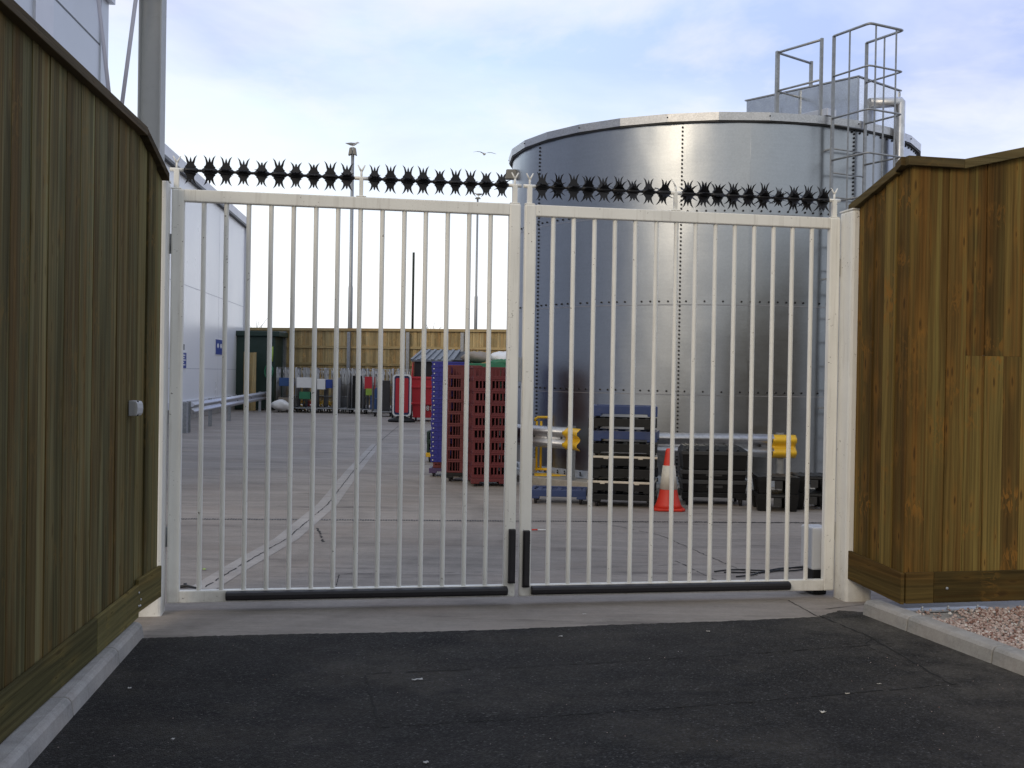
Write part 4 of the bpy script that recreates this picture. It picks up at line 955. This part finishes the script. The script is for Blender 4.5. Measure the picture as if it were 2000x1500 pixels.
# blue trays
pb=D(840,800,16.95); cb=Vector((pb.x+.26,17.2,0))
dolly('purple dolly on castors under the tall blue tray stack',(cb.x,cb.y,0),.02,.54,.42,.13,'purple','dollies under the crate stacks',.046)
t=crate('low red brown crate between the purple dolly and the blue trays',(cb.x+.01,cb.y,.132),.02,.44,.36,.09,'red','stacked red plastic crates',None)
def tray(label,w,d,h):
    t=thing('tray',label,'tray',(0,0,0),0,'stacked blue plastic trays'); m=MB()
    m.box(-w/2+.01,w/2-.01,-d/2+.01,d/2-.01,0,.010)
    for y0,y1 in ((-d/2+.008,-d/2+.020),(d/2-.020,d/2-.008)): m.box(-w/2+.008,w/2-.008,y0,y1,.0,h-.02)
    for x0,x1 in ((-w/2+.008,-w/2+.020),(w/2-.020,w/2-.008)): m.box(x0,x1,-d/2+.02,d/2-.02,.0,h-.02)
    m.box(-w/2,w/2,-d/2,-d/2+.022,h-.022,h); m.box(-w/2,w/2,d/2-.022,d/2,h-.022,h); m.box(-w/2,-w/2+.022,-d/2+.022,d/2-.022,h-.022,h); m.box(w/2-.022,w/2,-d/2+.022,d/2-.022,h-.022,h)
    for i in range(7): x=-w/2+.04+(w-.08)*i/6; m.box(x-.008,x+.008,-d/2+.001,-d/2+.01,.006,h-.024)
    m.build('box','blue',t,bevel=.002)
    m=MB(); m.box(-w/2+.03,-w/2+.05,-d/2-.0015,-d/2+.004,h*.30,h*.55); m.build('clip','operator',t)
    return t
ft=nth(22); tr=tray('x',.51,.40,.0735)
stack(22,tr,(cb.x,cb.y),.224,.0705,lambda i:f'shallow blue tray, {ft(i)} up in the tall blue stack' if 0<i<21 else f'shallow blue tray, {ft(i)} of the tall blue stack',.02,'stacked blue plastic trays')
# dark crates on a yellow dolly farther back
pk=G(831,903); ck=Vector((pk.x+.30,pk.y+.25,0))
dolly('yellow dolly on castors under dark green crates behind the blue stack',(ck.x,ck.y,0),0,.6,.45,.17,'yellow','dollies under the crate stacks',.055)
cr=crate('x',(0,0,0),0,.58,.42,.19,'dgreen','dark green crates behind the blue stack',None)
stack(2,cr,(ck.x,ck.y),.172,.19,lambda i:('dark green crate resting on the yellow dolly','dark green crate on top behind the blue tray stack')[i],0,'dark green crates behind the blue stack')
# ------------------------------------------------------------------ plastic dollies in front of the tank
GD='plastic dollies piled in front of the tank'
pd=G(1222,991); cd=Vector((pd.x,pd.y+.30,0)); order=['blackp','cream','blackp','cream','blackp','dblue','blackp','dblue']
words={'blackp':'black','cream':'cream edged','dblue':'dark blue'}
for i,k in enumerate(order):
    lab=('black plastic dolly on the ground at the foot of the tall dolly stack' if i==0 else 'dark blue plastic dolly topmost of the tall dolly stack' if i==7 else f'{words[k]} plastic dolly, {ORD[i]} from the ground in the tall dolly stack')
    th=.10
    dolly(lab,(cd.x+rng.uniform(-.022,.022),cd.y+rng.uniform(-.02,.02),.1545*i),-.15+rng.uniform(-.05,.05),.80,.58,.138 if k=='cream' else .154,k,GD,.026 if i else .045,th if i else .07,cap=(k=='cream'))
pd=G(1095,985); dolly('dark blue plastic dolly lying alone left of the tall dolly stack',(pd.x-.01,pd.y+.26,0),-.10,.70,.50,.175,'dblue',GD,.055,.085)
# traffic cone
pc=G(1309,999); t=thing('traffic_cone','red traffic cone with a dirty white sleeve before the tank','traffic cone',(pc.x,pc.y+.17,0))
m=MB(); b=.185
m.prism([(x*b,y*b,0) for x,y in ((-1,-.75),(-.75,-1),(.75,-1),(1,-.75),(1,.75),(.75,1),(-.75,1),(-1,.75))],(0,0,.03)); m.build('base','orange',t,bevel=.008)
m=MB(); m.lathe([(.172,.028),(.150,.07),(.123,.15),(.108,.22),(.05,.66),(.045,.70),(.034,.735),(.024,.74)],n=28); m.build('body','orange',t)
m=MB(); m.lathe([(.107,.25),(.0745,.535)],n=28); m.build('sleeve','conew',t)
# black wheeled bin of folded crates
pb=G(1398,988); cb=Vector((pb.x,pb.y+.30,0)); GB='black crates stacked beside the cone'
dolly('black wheeled base under the black crates beside the cone',(cb.x,cb.y,0),-.06,.80,.56,.16,'blackp',GD,.055,.06)
def bigcrate(label,z0,h,lid):
    t=thing('storage_crate',label,'crate',(cb.x+rng.uniform(-.01,.01),cb.y,z0),-.06,GB); w,d=.81,.56
    m=MB(); m.hexa([(-w/2+.02,-d/2+.02,0),(w/2-.02,-d/2+.02,0),(w/2-.02,d/2-.02,0),(-w/2+.02,d/2-.02,0)],[(-w/2,-d/2,h),(w/2,-d/2,h),(w/2,d/2,h),(-w/2,d/2,h)]); m.build('box','blackp',t,bevel=.008)
    m=MB(); m.box(-w/2-.008,w/2+.008,-d/2-.010,d/2+.008,h-.055,h-.006); m.build('rim_band','greyp',t,bevel=.005)
    if lid:
        m=MB(); m.hexa([(-w/2-.004,-d/2-.005,h-.004),(w/2+.004,-d/2-.005,h-.004),(w/2+.004,d/2+.004,h-.004),(-w/2-.004,d/2+.004,h-.004)],[(-w/2+.03,-d/2+.12,h+.05),(w/2-.08,-d/2+.12,h+.05),(w/2-.08,d/2-.04,h+.05),(-w/2+.03,d/2-.04,h+.05)])
        for i in range(6): x=-w/2+.06+i*.125; m.bar((x,-d/2+.0,h+.006),(x+.02,-d/2+.12,h+.053),.03,.012); m.bar((x+.02,-d/2+.12,h+.053),(x+.02,d/2-.06,h+.053),.03,.012)
        m.build('lid','blackp',t,bevel=.004)
    else:
        m=MB(); m.box(-.10,.10,-d/2-.004,-d/2+.01,h*.35,h*.55); m.build('handle','greyp',t,bevel=.003)
bigcrate('black lidded crate with grey band, lowest of the pile beside the cone',.162,.16,False)
bigcrate('black crate with a grey band in the middle of the pile beside the cone',.324,.12,False)
bigcrate('black crate with a ribbed lid on top of the pile beside the cone',.446,.24,True)
# half pallets at the right
def halfpallet(label,loc,rz):
    t=thing('plastic_pallet',label,'pallet',loc,rz,'small black plastic pallets'); w,d,h=.50,.52,.205; m=MB()
    m.box(-w/2,w/2,-d/2,d/2,h-.045,h)
    for i in range(4): x=-w/2+.07+i*.12; m.box(x-.02,x+.02,-d/2,d/2,h,h+.004)
    m.build('deck','blackp',t,bevel=.005)
    for sx in (-1,1):
        for sy in (-1,1):
            x,y=sx*(w/2-.075),sy*(d/2-.075); m=MB(); a,b=.055,.075
            m.hexa([(x-a,y-a,0),(x+a,y-a,0),(x+a,y+a,0),(x-a,y+a,0)],[(x-b,y-b,h-.045),(x+b,y-b,h-.045),(x+b,y+b,h-.045),(x-b,y+b,h-.045)]); m.build('foot','blackp',t,bevel=.006)
    m=MB(); m.box(-w/2+.13,w/2-.13,-d/2-.004,-d/2+.02,h-.03,h-.014); m.box(-.045,.045,-d/2-.006,-d/2+.03,h-.14,h-.046); m.build('grip','greyp',t,bevel=.002)
for j,(px,py,nm) in enumerate(((1522,999,'left'),(1590,996,'right'))):
    p=G(px,py); 
    for i in range(2): halfpallet(f"small black pallet {'on the ground' if i==0 else 'stacked on another'} {'between the black crates and its twin stack' if j==0 else 'closest to the right gatepost'}",(p.x+.01*i,p.y+.26,.205*i+.002*i),-.08+.03*j)
# yellow hand truck behind the barrier
p=D(1047,930,16.55); x=p.x; t=thing('hand_truck','yellow tubular hand truck with a grey wheel behind the flared barrier','hand truck',(x+.2,16.55,.1))
m=MB(); 
for dx in (.0,.065,.34,.40): m.tube([(x+dx,16.55,.16),(x+dx,16.6,.90)],.019,8)
m.tube([(x-.03,16.6,.90),(x-.02,16.6,.94),(x+.02,16.6,.96),(x+.38,16.6,.96),(x+.43,16.6,.94),(x+.44,16.6,.90)],.02,8)
m.tube([(x-.02,16.55,.18),(x+.43,16.55,.18)],.02,8); m.tube([(x,16.6,.60),(x+.4,16.6,.60)],.015,8); m.build('frame','yellow',t,True)
m=MB(); m.box(x-.03,x+.44,16.25,16.56,.105,.122); m.build('toe_plate','yellow',t,True)
m=MB(); m.tube([(x+.50,16.45,.23),(x+.53,16.36,.23)],.115,24); m.build('wheel','boxgrey',t,True)
m=MB(); m.tube([(x-.07,16.55,.23),(x-.03,16.52,.23)],.115,24); m.build('wheel','boxgrey',t,True)
# ------------------------------------------------------------------ far end of the yard
# swing sign on a weighted foot
Ys=35.6; p=D(785,777,Ys); t=thing('pavement_sign','red swing sign in a white frame on a black weighted foot','sign',(p.x,Ys,0),-.05)
w,h,zc=.60,1.36,.86
def rrect(w,h,r,n=5):
    P=[]
    for cx_,cz,a0 in ((w/2-r,h/2-r,0),(-w/2+r,h/2-r,90),(-w/2+r,-h/2+r,180),(w/2-r,-h/2+r,270)):
        for i in range(n+1): a=R(a0+90*i/n); P.append((cx_+r*math.cos(a),cz+r*math.sin(a)))
    return P
def ring(m,a,b,y0,y1):
    n=len(a); A=[(x,y0,z_+zc) for x,z_ in a]; B=[(x,y0,z_+zc) for x,z_ in b]; A2=[(x,y1,z_+zc) for x,z_ in a]; B2=[(x,y1,z_+zc) for x,z_ in b]
    m.add(A+B+A2+B2,[(i,(i+1)%n,n+(i+1)%n,n+i) for i in range(n)]+[(2*n+i,3*n+i,3*n+(i+1)%n,2*n+(i+1)%n) for i in range(n)]+[(i,2*n+i,2*n+(i+1)%n,(i+1)%n) for i in range(n)]+[(n+i,n+(i+1)%n,3*n+(i+1)%n,3*n+i) for i in range(n)])
m=MB(); ring(m,rrect(w,h,.12),rrect(w-.10,h-.10,.08),-.03,.03); m.build('frame','white',t)
m=MB(); ring(m,rrect(w-.10,h-.10,.08),rrect(w-.18,h-.24,.05),-.018,.018); m.build('inner_border','navy',t)
m=MB(); m.prism([(x,-.016,z_+zc) for x,z_ in rrect(w-.18,h-.24,.05)],(0,.032,0)); m.build('panel','bred',t)
m=MB(); m.lathe([(.44,0),(.45,.05),(.40,.10),(.20,.15),(.14,.20)],n=28)
for v in m.v: v.y*=.7
for sx in (-1,1): m.box(sx*.30-.03,sx*.30+.03,.02,.08,.1,.55)
m.build('foot','blackp',t)
# red waste container
Yb=36.2; xa=D(803,780,Yb).x; xb=xa+2.0; t=thing('waste_container','bright red waste container with a sloping ribbed grey lid','waste container',((xa+xb)/2,Yb+.7,0))
m=MB(); m.hexa([(xa+.06,Yb+.05,.12),(xb-.06,Yb+.05,.12),(xb-.06,Yb+1.35,.12),(xa+.06,Yb+1.35,.12)],[(xa,Yb,1.46),(xb,Yb,1.46),(xb,Yb+1.4,1.46),(xa,Yb+1.4,1.46)])
for z_ in (1.40,1.10,.55): m.box(xa-.03,xb+.03,Yb-.04,Yb+1.42,z_,z_+.07)
for sx in (xa,xb):
    m.prism([(sx-.01,Yb,1.46),(sx-.01,Yb+1.4,1.46),(sx-.01,Yb+1.4,2.25),(sx-.01,Yb+.45,2.02)],(.03,0,0))
m.build('body','bred',t,True,bevel=.012)
m=MB(); m.box(xa+.05,xb-.05,Yb+.42,Yb+.46,1.46,2.0); m.build('opening','rivet',t,True)
m=MB(); rng2=random.Random(3)
A=[Vector((xa-.05,Yb+.30,1.97)),Vector((xb-.7,Yb+.30,1.97)),Vector((xb-.5,Yb+1.3,2.33)),Vector((xa+.28,Yb+1.3,2.33))]
m.prism(A,(0,0,.05))
for i in range(7):
    f=i/6; p=A[0].lerp(A[1],f); q=A[3].lerp(A[2],f); m.bar(p+Vector((.02,0,.06)),q+Vector((0,0,.06)),.09,.05)
m.build('lid','lidgrey',t,True)
m=MB(); m.prism([Vector((xb-.66,Yb+.30,1.99)),Vector((xb+.05,Yb+.30,1.99)),Vector((xb+.05,Yb+1.3,2.30)),Vector((xb-.46,Yb+1.3,2.30))],(0,0,.05)); m.build('lid','blackp',t,True)
m=MB(); zx=xa+.50
for k in range(2):
    for a,b,c_,d in ((0,.03,0,.16),(.07,.10,0,.16),(0,.10,0,.03),(0,.10,.13,.16),(0,.10,.065,.095)): m.box(zx+.14*k+a,zx+.14*k+b,Yb-.012,Yb-.002,.36+c_,.36+d)
m.build('white_mark','white',t,True)
for sx in (xa+.15,xb-.15):
    m=MB(); m.tube([(sx-.03,Yb+.15,.07),(sx+.03,Yb+.15,.07)],.07,12); m.build('castor','rubber',t,True)
# green skip heaped with rubbish
Yg=34.5; xg0=D(908,720,Yg).x; xg1=D(1000,720,Yg).x+.3; t=thing('waste_container','green waste container heaped with sacks behind the red crates','waste container',((xg0+xg1)/2,Yg+.6,0))
m=MB(); m.hexa([(xg0+.08,Yg+.05,.1),(xg1-.08,Yg+.05,.1),(xg1-.08,Yg+1.1,.1),(xg0+.08,Yg+1.1,.1)],[(xg0,Yg,1.88),(xg1,Yg,1.88),(xg1,Yg+1.2,1.88),(xg0,Yg+1.2,1.88)]); m.box(xg0-.04,xg1+.04,Yg-.04,Yg+1.24,1.80,1.93); m.build('body','green',t,True,bevel=.015)
for sx in (xg0+.2,xg1-.2):
    m=MB(); m.tube([(sx-.03,Yg+.2,.06),(sx+.03,Yg+.2,.06)],.06,12); m.build('castor','rubber',t,True)
def sack(label,c,r,mat,seed,nm='sack',cat='sack'):
    rr=random.Random(seed); m=MB(); ph=[rr.uniform(0,6.3) for _ in range(6)]
    prof=[]; n=22
    for i in range(9):
        f=i/8; z_=-1+2*f; s=math.sqrt(max(.04,1-z_*z_*.96))
        for k in range(n):
            a=2*math.pi*k/n; w_=1+.13*math.sin(3*a+ph[0]+2*z_)+.09*math.sin(7*a+ph[1]-3*z_)+.05*math.sin(11*a+ph[2])
            m.v.append(Vector((c[0]+r[0]*s*w_*math.cos(a),c[1]+r[1]*s*w_*math.sin(a),c[2]+r[2]*(z_+.12*math.sin(2*a+ph[3])))))
    for i in range(8):
        for k in range(n): m.f.append([i*n+k,i*n+(k+1)%n,(i+1)*n+(k+1)%n,(i+1)*n+k]); m.m.append(0); m.sm.append(True)
    m.f.append(list(range(n))[::-1]); m.f.append([8*n+k for k in range(n)]); m.m+=[0,0]; m.sm+=[True,True]
    o=m.build(nm,mat,world=True,loc=c); return tag(o,label,cat)
sack('crumpled white plastic sack on top of the green waste container',((xg0*.35+xg1*.65),Yg+.4,2.10),(.42,.35,.20),'white',1)
sack('dull brown cardboard bundle on top of the green waste container',(xg0+.35,Yg+.6,2.12),(.46,.35,.18),'card',2,'cardboard_bundle','cardboard')
sack('green plastic sack slumped over the edge of the green container',(xg1-.55,Yg+.12,1.95),(.40,.18,.14),'green',5)
# roll cages along the rear fence
def cage(label,loc,rz,contents,w=.72,d=.82,h=1.72):
    t=thing('roll_cage',label,'roll cage',loc,rz,'galvanised roll cages by the rear fence')
    m=MB(); r=.014; z0=.19
    for sx in (-1,1):
        x=sx*w/2
        m.tube([(x,-d/2,z0),(x,-d/2,h-.08),(x,-d/2+.03,h-.02),(x,-d/2+.10,h),(x,d/2-.10,h),(x,d/2-.03,h-.02),(x,d/2,h-.08),(x,d/2,z0)],r*1.25,7)
        for i in range(1,7): y=-d/2+d*i/7; m.tube([(x,y,z0),(x,y,h-.01)],r*.62,5)
        for z_ in (.62,1.12): m.tube([(x,-d/2,z_),(x,d/2,z_)],r*.8,5)
    for y in (d/2,):
        m.tube([(-w/2,y,z0),(-w/2,y,h-.02),(w/2,y,h-.02),(w/2,y,z0)],r*1.1,7)
        for i in range(1,6): x=-w/2+w*i/6; m.tube([(x,y,z0),(x,y,h-.02)],r*.62,5)
        for z_ in (.62,1.12): m.tube([(-w/2,y,z_),(w/2,y,z_)],r*.8,5)
    for i in range(4):
        z_=h-.28-.02*i; x=-w/2+.1+.16*i; m.tube([(x,-d/2-.01,h-.10),(x+.03,-d/2-.03,z_)],.016,5)
    m.build('frame','silver',t)
    m=MB(); m.box(-w/2,w/2,-d/2,d/2,.15,.19); m.build('base','galvd',t,bevel=.004)
    for sx in (-1,1):
        for sy in (-1,1):
            m=MB(); x,y=sx*(w/2-.08),sy*(d/2-.08); m.tube([(x-.02,y,.06),(x+.02,y,.06)],.06,12); m.box(x-.03,x+.03,y-.03,y+.03,.10,.152); m.build('castor','rubber',t)
    for nm,mat,bx in contents:
        m=MB(); m.box(*bx); tag(m.build(nm,mat,bevel=.01,loc=loc,rz=rz),*CONT.pop(0))
CONT=[]
def put(lab,cat): CONT.append((lab,cat))
Yr=42.3
def cx(px,Y=Yr): return D(px,760,Y).x
put('white carton low in the roll cage beside the rear fence post','carton'); put('navy box stacked on the white carton nearest the green container','box')
cage('wire roll cage farthest left with a white carton and navy box',(cx(556),Yr+.6,0),.02,[('carton','card',(-.3,.3,-.36,.3,.2,.55)),('stock_box','navyc',(-.28,.2,-.38,.3,1.0,1.32))])
put('long white carton in the second roll cage from the container','carton'); put('bright green crate in the second roll cage from the container','crate')
cage('wire roll cage with a long white carton above a green crate',(cx(597),Yr+.3,0),-.03,[('carton','white',(-.33,.33,-.39,.3,.95,1.34)),('stock_crate','green',(-.22,.2,-.40,.3,.52,.80))])
put('white box on the upper level of the third roll cage','carton'); put('blue box beside the white one in the third roll cage','box')
cage('wire roll cage with white and bright blue boxes near its middle',(cx(637),Yr+.2,0),.04,[('carton','white',(-.34,-.02,-.39,.3,.9,1.30)),('stock_box','signblue',(.0,.26,-.40,.3,.95,1.28))])
put('grey slanted board standing in the fourth roll cage','board')
cage('wire roll cage holding a grey slanted board and dark sheets',(cx(672),Yr+.1,0),-.05,[('board','boxgrey',(-.30,-.22,-.39,.39,.2,1.35))])
put('dark sheet standing in the cage left of the poster','board')
cage('wire roll cage with a dark panel left of the red poster',(cx(700),Yr,0),.05,[('board','blackp',(-.30,.25,-.10,.1,.2,1.45))])
put('red poster board above a yellow corner in a roll cage','poster board'); put('blue covered bundle low in the cage below the poster','bundle')
cage('wire roll cage carrying the red poster and a blue bundle',(cx(731),Yr-.3,0),0,[('poster_board','bred',(-.28,.12,-.42,-.39,.95,1.42)),('covered_bundle','navyc',(-.06,.30,-.40,.2,.2,1.0))])
put('dark folded liner standing in the nearest roll cage by the sign','liner')
cage('wire roll cage directly behind the left edge of the red swing sign',(cx(762),Yr-2.3,0),.06,[('liner','greyp',(-.2,.25,-.2,.2,.2,1.3))])
put('grey flattened cartons in the roll cage behind the sign','cartons')
cage('wire roll cage between the red swing sign and the red container',(cx(797,40),40.2,0),0,[('flat_cartons','greyp',(-.3,.3,-.1,.3,.2,1.2))])
cg=[o for o in bpy.data.objects if o.name.startswith('roll_cage')][0]
for i,px in enumerate((577,617,655,686,716,747,778)):
    dup(cg,(cx(px,Yr+1.0),Yr+1.15,0),random.uniform(-.08,.08),('empty wire roll cage behind the gap between the first and second loaded cages','empty wire roll cage behind the gap right of the bright green crate','empty wire roll cage behind the gap left of the grey slanted board','empty wire roll cage behind the grey slanted board and dark panel','empty wire roll cage behind the left edge of the red poster','empty wire roll cage behind the right edge of the blue bundle','empty wire roll cage at the back directly behind the swing sign')[i])
# yellow strip of the poster, straps and rubbish at the foot of the cages
x=cx(721,Yr-.75); m=MB(); m.box(x-.13,x+.11,Yr-.735,Yr-.73,.72,.97); tag(m.build('yellow_card','lime'),'yellow card hanging below the red poster in the cages','card')
rng=random.Random(31)
for i,(px,lab) in enumerate(((582,'yellow strap tangle on the ground before the second roll cage'),(606,'orange strap coil lying below the bright green crate'),(632,'yellow tubing heap on the ground before the third roll cage'),(648,'yellow tube lying beside the grey slanted board'))):
    c_=G(px,803); m=MB()
    for k in range(5):
        pts=[(c_.x+rng.uniform(-.35,.35),c_.y-.1+rng.uniform(-.15,.15),rng.uniform(.03,.42)) for _ in range(4)]; m.tube(pts,.032,6)
    tag(m.build('strap_tangle','orange' if i==1 else 'yellow',loc=None),lab,'strap',group='yellow straps below the roll cages')
c_=G(545,806); sack('white torn sack on the ground beside the yellow barrier end',(c_.x,c_.y+.3,.28),(.34,.25,.20),'white',9)
# ------------------------------------------------------------------ litter
def scrap(px,py,L,W,mat,lab,nm='litter_scrap',z_=.006,cat='litter'):
    c_=G(px,py); rr=random.Random(px); a=rr.uniform(-.4,.4); rows=[]; L*=.75; W*=.8
    for i in range(5):
        f=i/4-.5; rows.append([(f*L,g*W+rr.uniform(-.1,.1)*W,.002+rr.uniform(.0,.5)*W) for g in (-.5,0,.5)])
    m=MB(); m.sheet(rows,True); o=m.build(nm,mat,loc=(c_.x,c_.y,z_),rz=a,solid=.0015); tag(o,lab,cat,'scraps of litter on the ground')
scrap(815,1331,.075,.02,'scrapw','twisted white scrap on the asphalt inside the cracked rectangle')
scrap(1095,1246,.03,.018,'scrapw','small white scrap just below the apron edge near the middle')
scrap(1141,1202,.035,.015,'scrapw','white scrap lying on the concrete apron under the right leaf')
scrap(253,1348,.02,.018,'scrapw','round white scrap on the asphalt near the left kerb')
scrap(337,1448,.018,.015,'scrapw','tiny white scrap on the asphalt near the bottom left')
scrap(1383,1236,.03,.016,'conew','pale scrap on the asphalt near the right end of the apron')
scrap(1607,1395,.035,.022,'conew','pale scrap on the asphalt below the long lower crack')
scrap(1655,1358,.03,.012,'cream','orange tinted scrap lying on the long lower crack')
scrap(1717,1339,.03,.012,'conew','grey scrap above the lower crack at right')
scrap(832,1494,.03,.018,'scrapw','white scrap at the very bottom edge of the asphalt')
c_=G(1050,1037); m=MB(); m.tube([(0,0,.012),(.06,.003,.012)],.008,6); m.mi=1; m.tube([(.06,.003,.012),(.17,.008,.012)],.007,6); tag(m.build('marker_stick',['orange','white'],loc=(c_.x-.06,c_.y,0)),'short red and white stick on the concrete behind the right leaf','stick')
scrap(398,1113,.05,.025,'lime','yellow leaf like scrap on concrete behind the left gate leaf','litter_scrap',.0)
c_=G(362,1150); m=MB(); m.tube([(-.06,0,.01),(.0,.01,.02),(.12,-.02,.006)],[.012,.012,.004],6); m.tube([(-.02,.06,.0),(-.02,.06,.03)],.012,8); tag(m.build('drop_bolt','rivet',loc=(c_.x,c_.y,0)),'small black floor catch behind the hinge of the left gate leaf','floor catch')
m=MB(); rng=random.Random(77)
for i in range(170):
    x=rng.uniform(-2.2,3.0); y=rng.uniform(3.3,6.4)
    if rng.random()<.25: x=rng.uniform(1.4,2.7); 
    if x>2.2 and y>(r0.y+(x-r0.x)*(rd.y/rd.x))-.04: continue
    if x<-1.95: continue
    r=rng.uniform(.001,.0030); m.add([Vector((v.x*r*1.2,v.y*r,v.z*r*.7))+Vector((x,y,.006)) for v in icv],icf)
tag(m.build('stray_chippings','gravel',normals=False),'stray pale chippings scattered over the dark asphalt','chippings',kind='stuff')

# ------------------------------------------------------------------ light
sc=bpy.context.scene
w=bpy.data.worlds.new('World'); sc.world=w; w.use_nodes=True; T=w.node_tree; T.nodes.clear()
SAZ,SEL=R(28),R(25)          # the low sun stands behind the viewer, a little to the left
sdir=Vector((-math.sin(SAZ)*math.cos(SEL),-math.cos(SAZ)*math.cos(SEL),math.sin(SEL)))
class WT(NT):
    def __init__(s,t): s.t=t
n=WT(T); out=n.n('ShaderNodeOutputWorld'); sky=n.n('ShaderNodeTexSky'); sky.sky_type='NISHITA'; sky.sun_disc=False
sky.sun_elevation=SEL; sky.sun_rotation=math.atan2(sdir.x,sdir.y); sky.altitude=20; sky.air_density=1.2; sky.dust_density=2
b1=n.n('ShaderNodeBackground'); n.l(sky.outputs[0],b1.inputs[0]); b1.inputs[1].default_value=.10
v=n.n('ShaderNodeTexCoord').outputs['Generated']; x,y,z=n.xyz(v)
el=n.m('MAXIMUM',z,0.0)
pv=n.vec(n.m('DIVIDE',x,n.m('ADD',el,.22)), n.m('DIVIDE',y,n.m('ADD',el,.22)), n.m('MULTIPLY',el,1.5))
c1=n.noise(pv,1.15,6,.55,.35); c2=n.noise(n.add(pv,(3.7,9.1,1.3)),.55,5,.55,.25); c3=n.noise(n.add(pv,(13.2,1.1,7.3)),2.6,6,.6,.3)
front=n.ramp(y,-.15,.9)                                # the brighter half of the sky lies beyond the yard
hz=n.m('SUBTRACT',1.0,n.ramp(el,.08,.27))
lf=n.ramp(x,-.30,.35)
base=n.mix(n.m('ADD',n.ramp(c1,.38,.62),n.m('MULTIPLY',n.m('SUBTRACT',.45,lf),.9),clamp=True),(.46,.56,.92),(.86,.89,1.02))
base=n.mix(n.m('MULTIPLY',n.m('MULTIPLY',n.ramp(c2,.36,.56),n.m('SUBTRACT',1.0,lf)),.95),base,(.74,.96,1.14))
base=n.mix(n.m('MULTIPLY',n.ramp(c3,.52,.68),.55),base,(.90,.90,.97))
base=n.mix(n.m('MULTIPLY',n.m('MULTIPLY',hz,front),n.m('ADD',.75,n.m('MULTIPLY',c1,.5)),clamp=True),base,(1.12,1.14,1.16))
back=n.mix(n.ramp(c1,.38,.62),(.50,.54,.60),(.72,.75,.78))
dp=n.n('ShaderNodeVectorMath',operation='DOT_PRODUCT'); n.l(v,dp.inputs[0]); dp.inputs[1].default_value=sdir
gl=n.ramp(dp.outputs['Value'],.955,1.0)
d2=n.n('ShaderNodeVectorMath',operation='DOT_PRODUCT'); n.l(v,d2.inputs[0]); d2.inputs[1].default_value=Vector((math.sin(R(10)),-math.cos(R(10)),.24)).normalized()
back=n.mix(n.m('MULTIPLY',gl,.5),back,(1.15,1.0,.80)); back=n.mix(n.m('MULTIPLY',n.ramp(d2.outputs['Value'],.990,1.0),.7),back,(1.25,1.10,.86))
back=n.mix(n.m('MULTIPLY',n.m('SUBTRACT',1.0,n.ramp(n.m('ADD',el,n.m('MULTIPLY',n.m('SUBTRACT',c3,.5),.10)),.05,.17)),.85),back,(.22,.26,.33))
fin=n.mix(n.ramp(y,-.25,.35),back,base)
b2=n.n('ShaderNodeBackground'); n.l(fin,b2.inputs[0]); b2.inputs[1].default_value=1.0
mx=n.n('ShaderNodeMixShader'); mx.inputs[0].default_value=.92; n.l(b1.outputs[0],mx.inputs[1]); n.l(b2.outputs[0],mx.inputs[2]); n.l(mx.outputs[0],out.inputs[0])
L=bpy.data.lights.new('sun','SUN'); L.energy=.85; L.angle=R(20); L.color=(1,.84,.62); lo=bpy.data.objects.new('sun',L); C.objects.link(lo)
lo.rotation_euler=(-sdir).to_track_quat('-Z','Y').to_euler(); lo.location=(0,-20,12)
vs=sc.view_settings; vs.view_transform='Standard'; vs.look='None'; vs.exposure=.14; vs.gamma=1
sc.cycles.max_bounces=6; sc.cycles.use_denoising=True
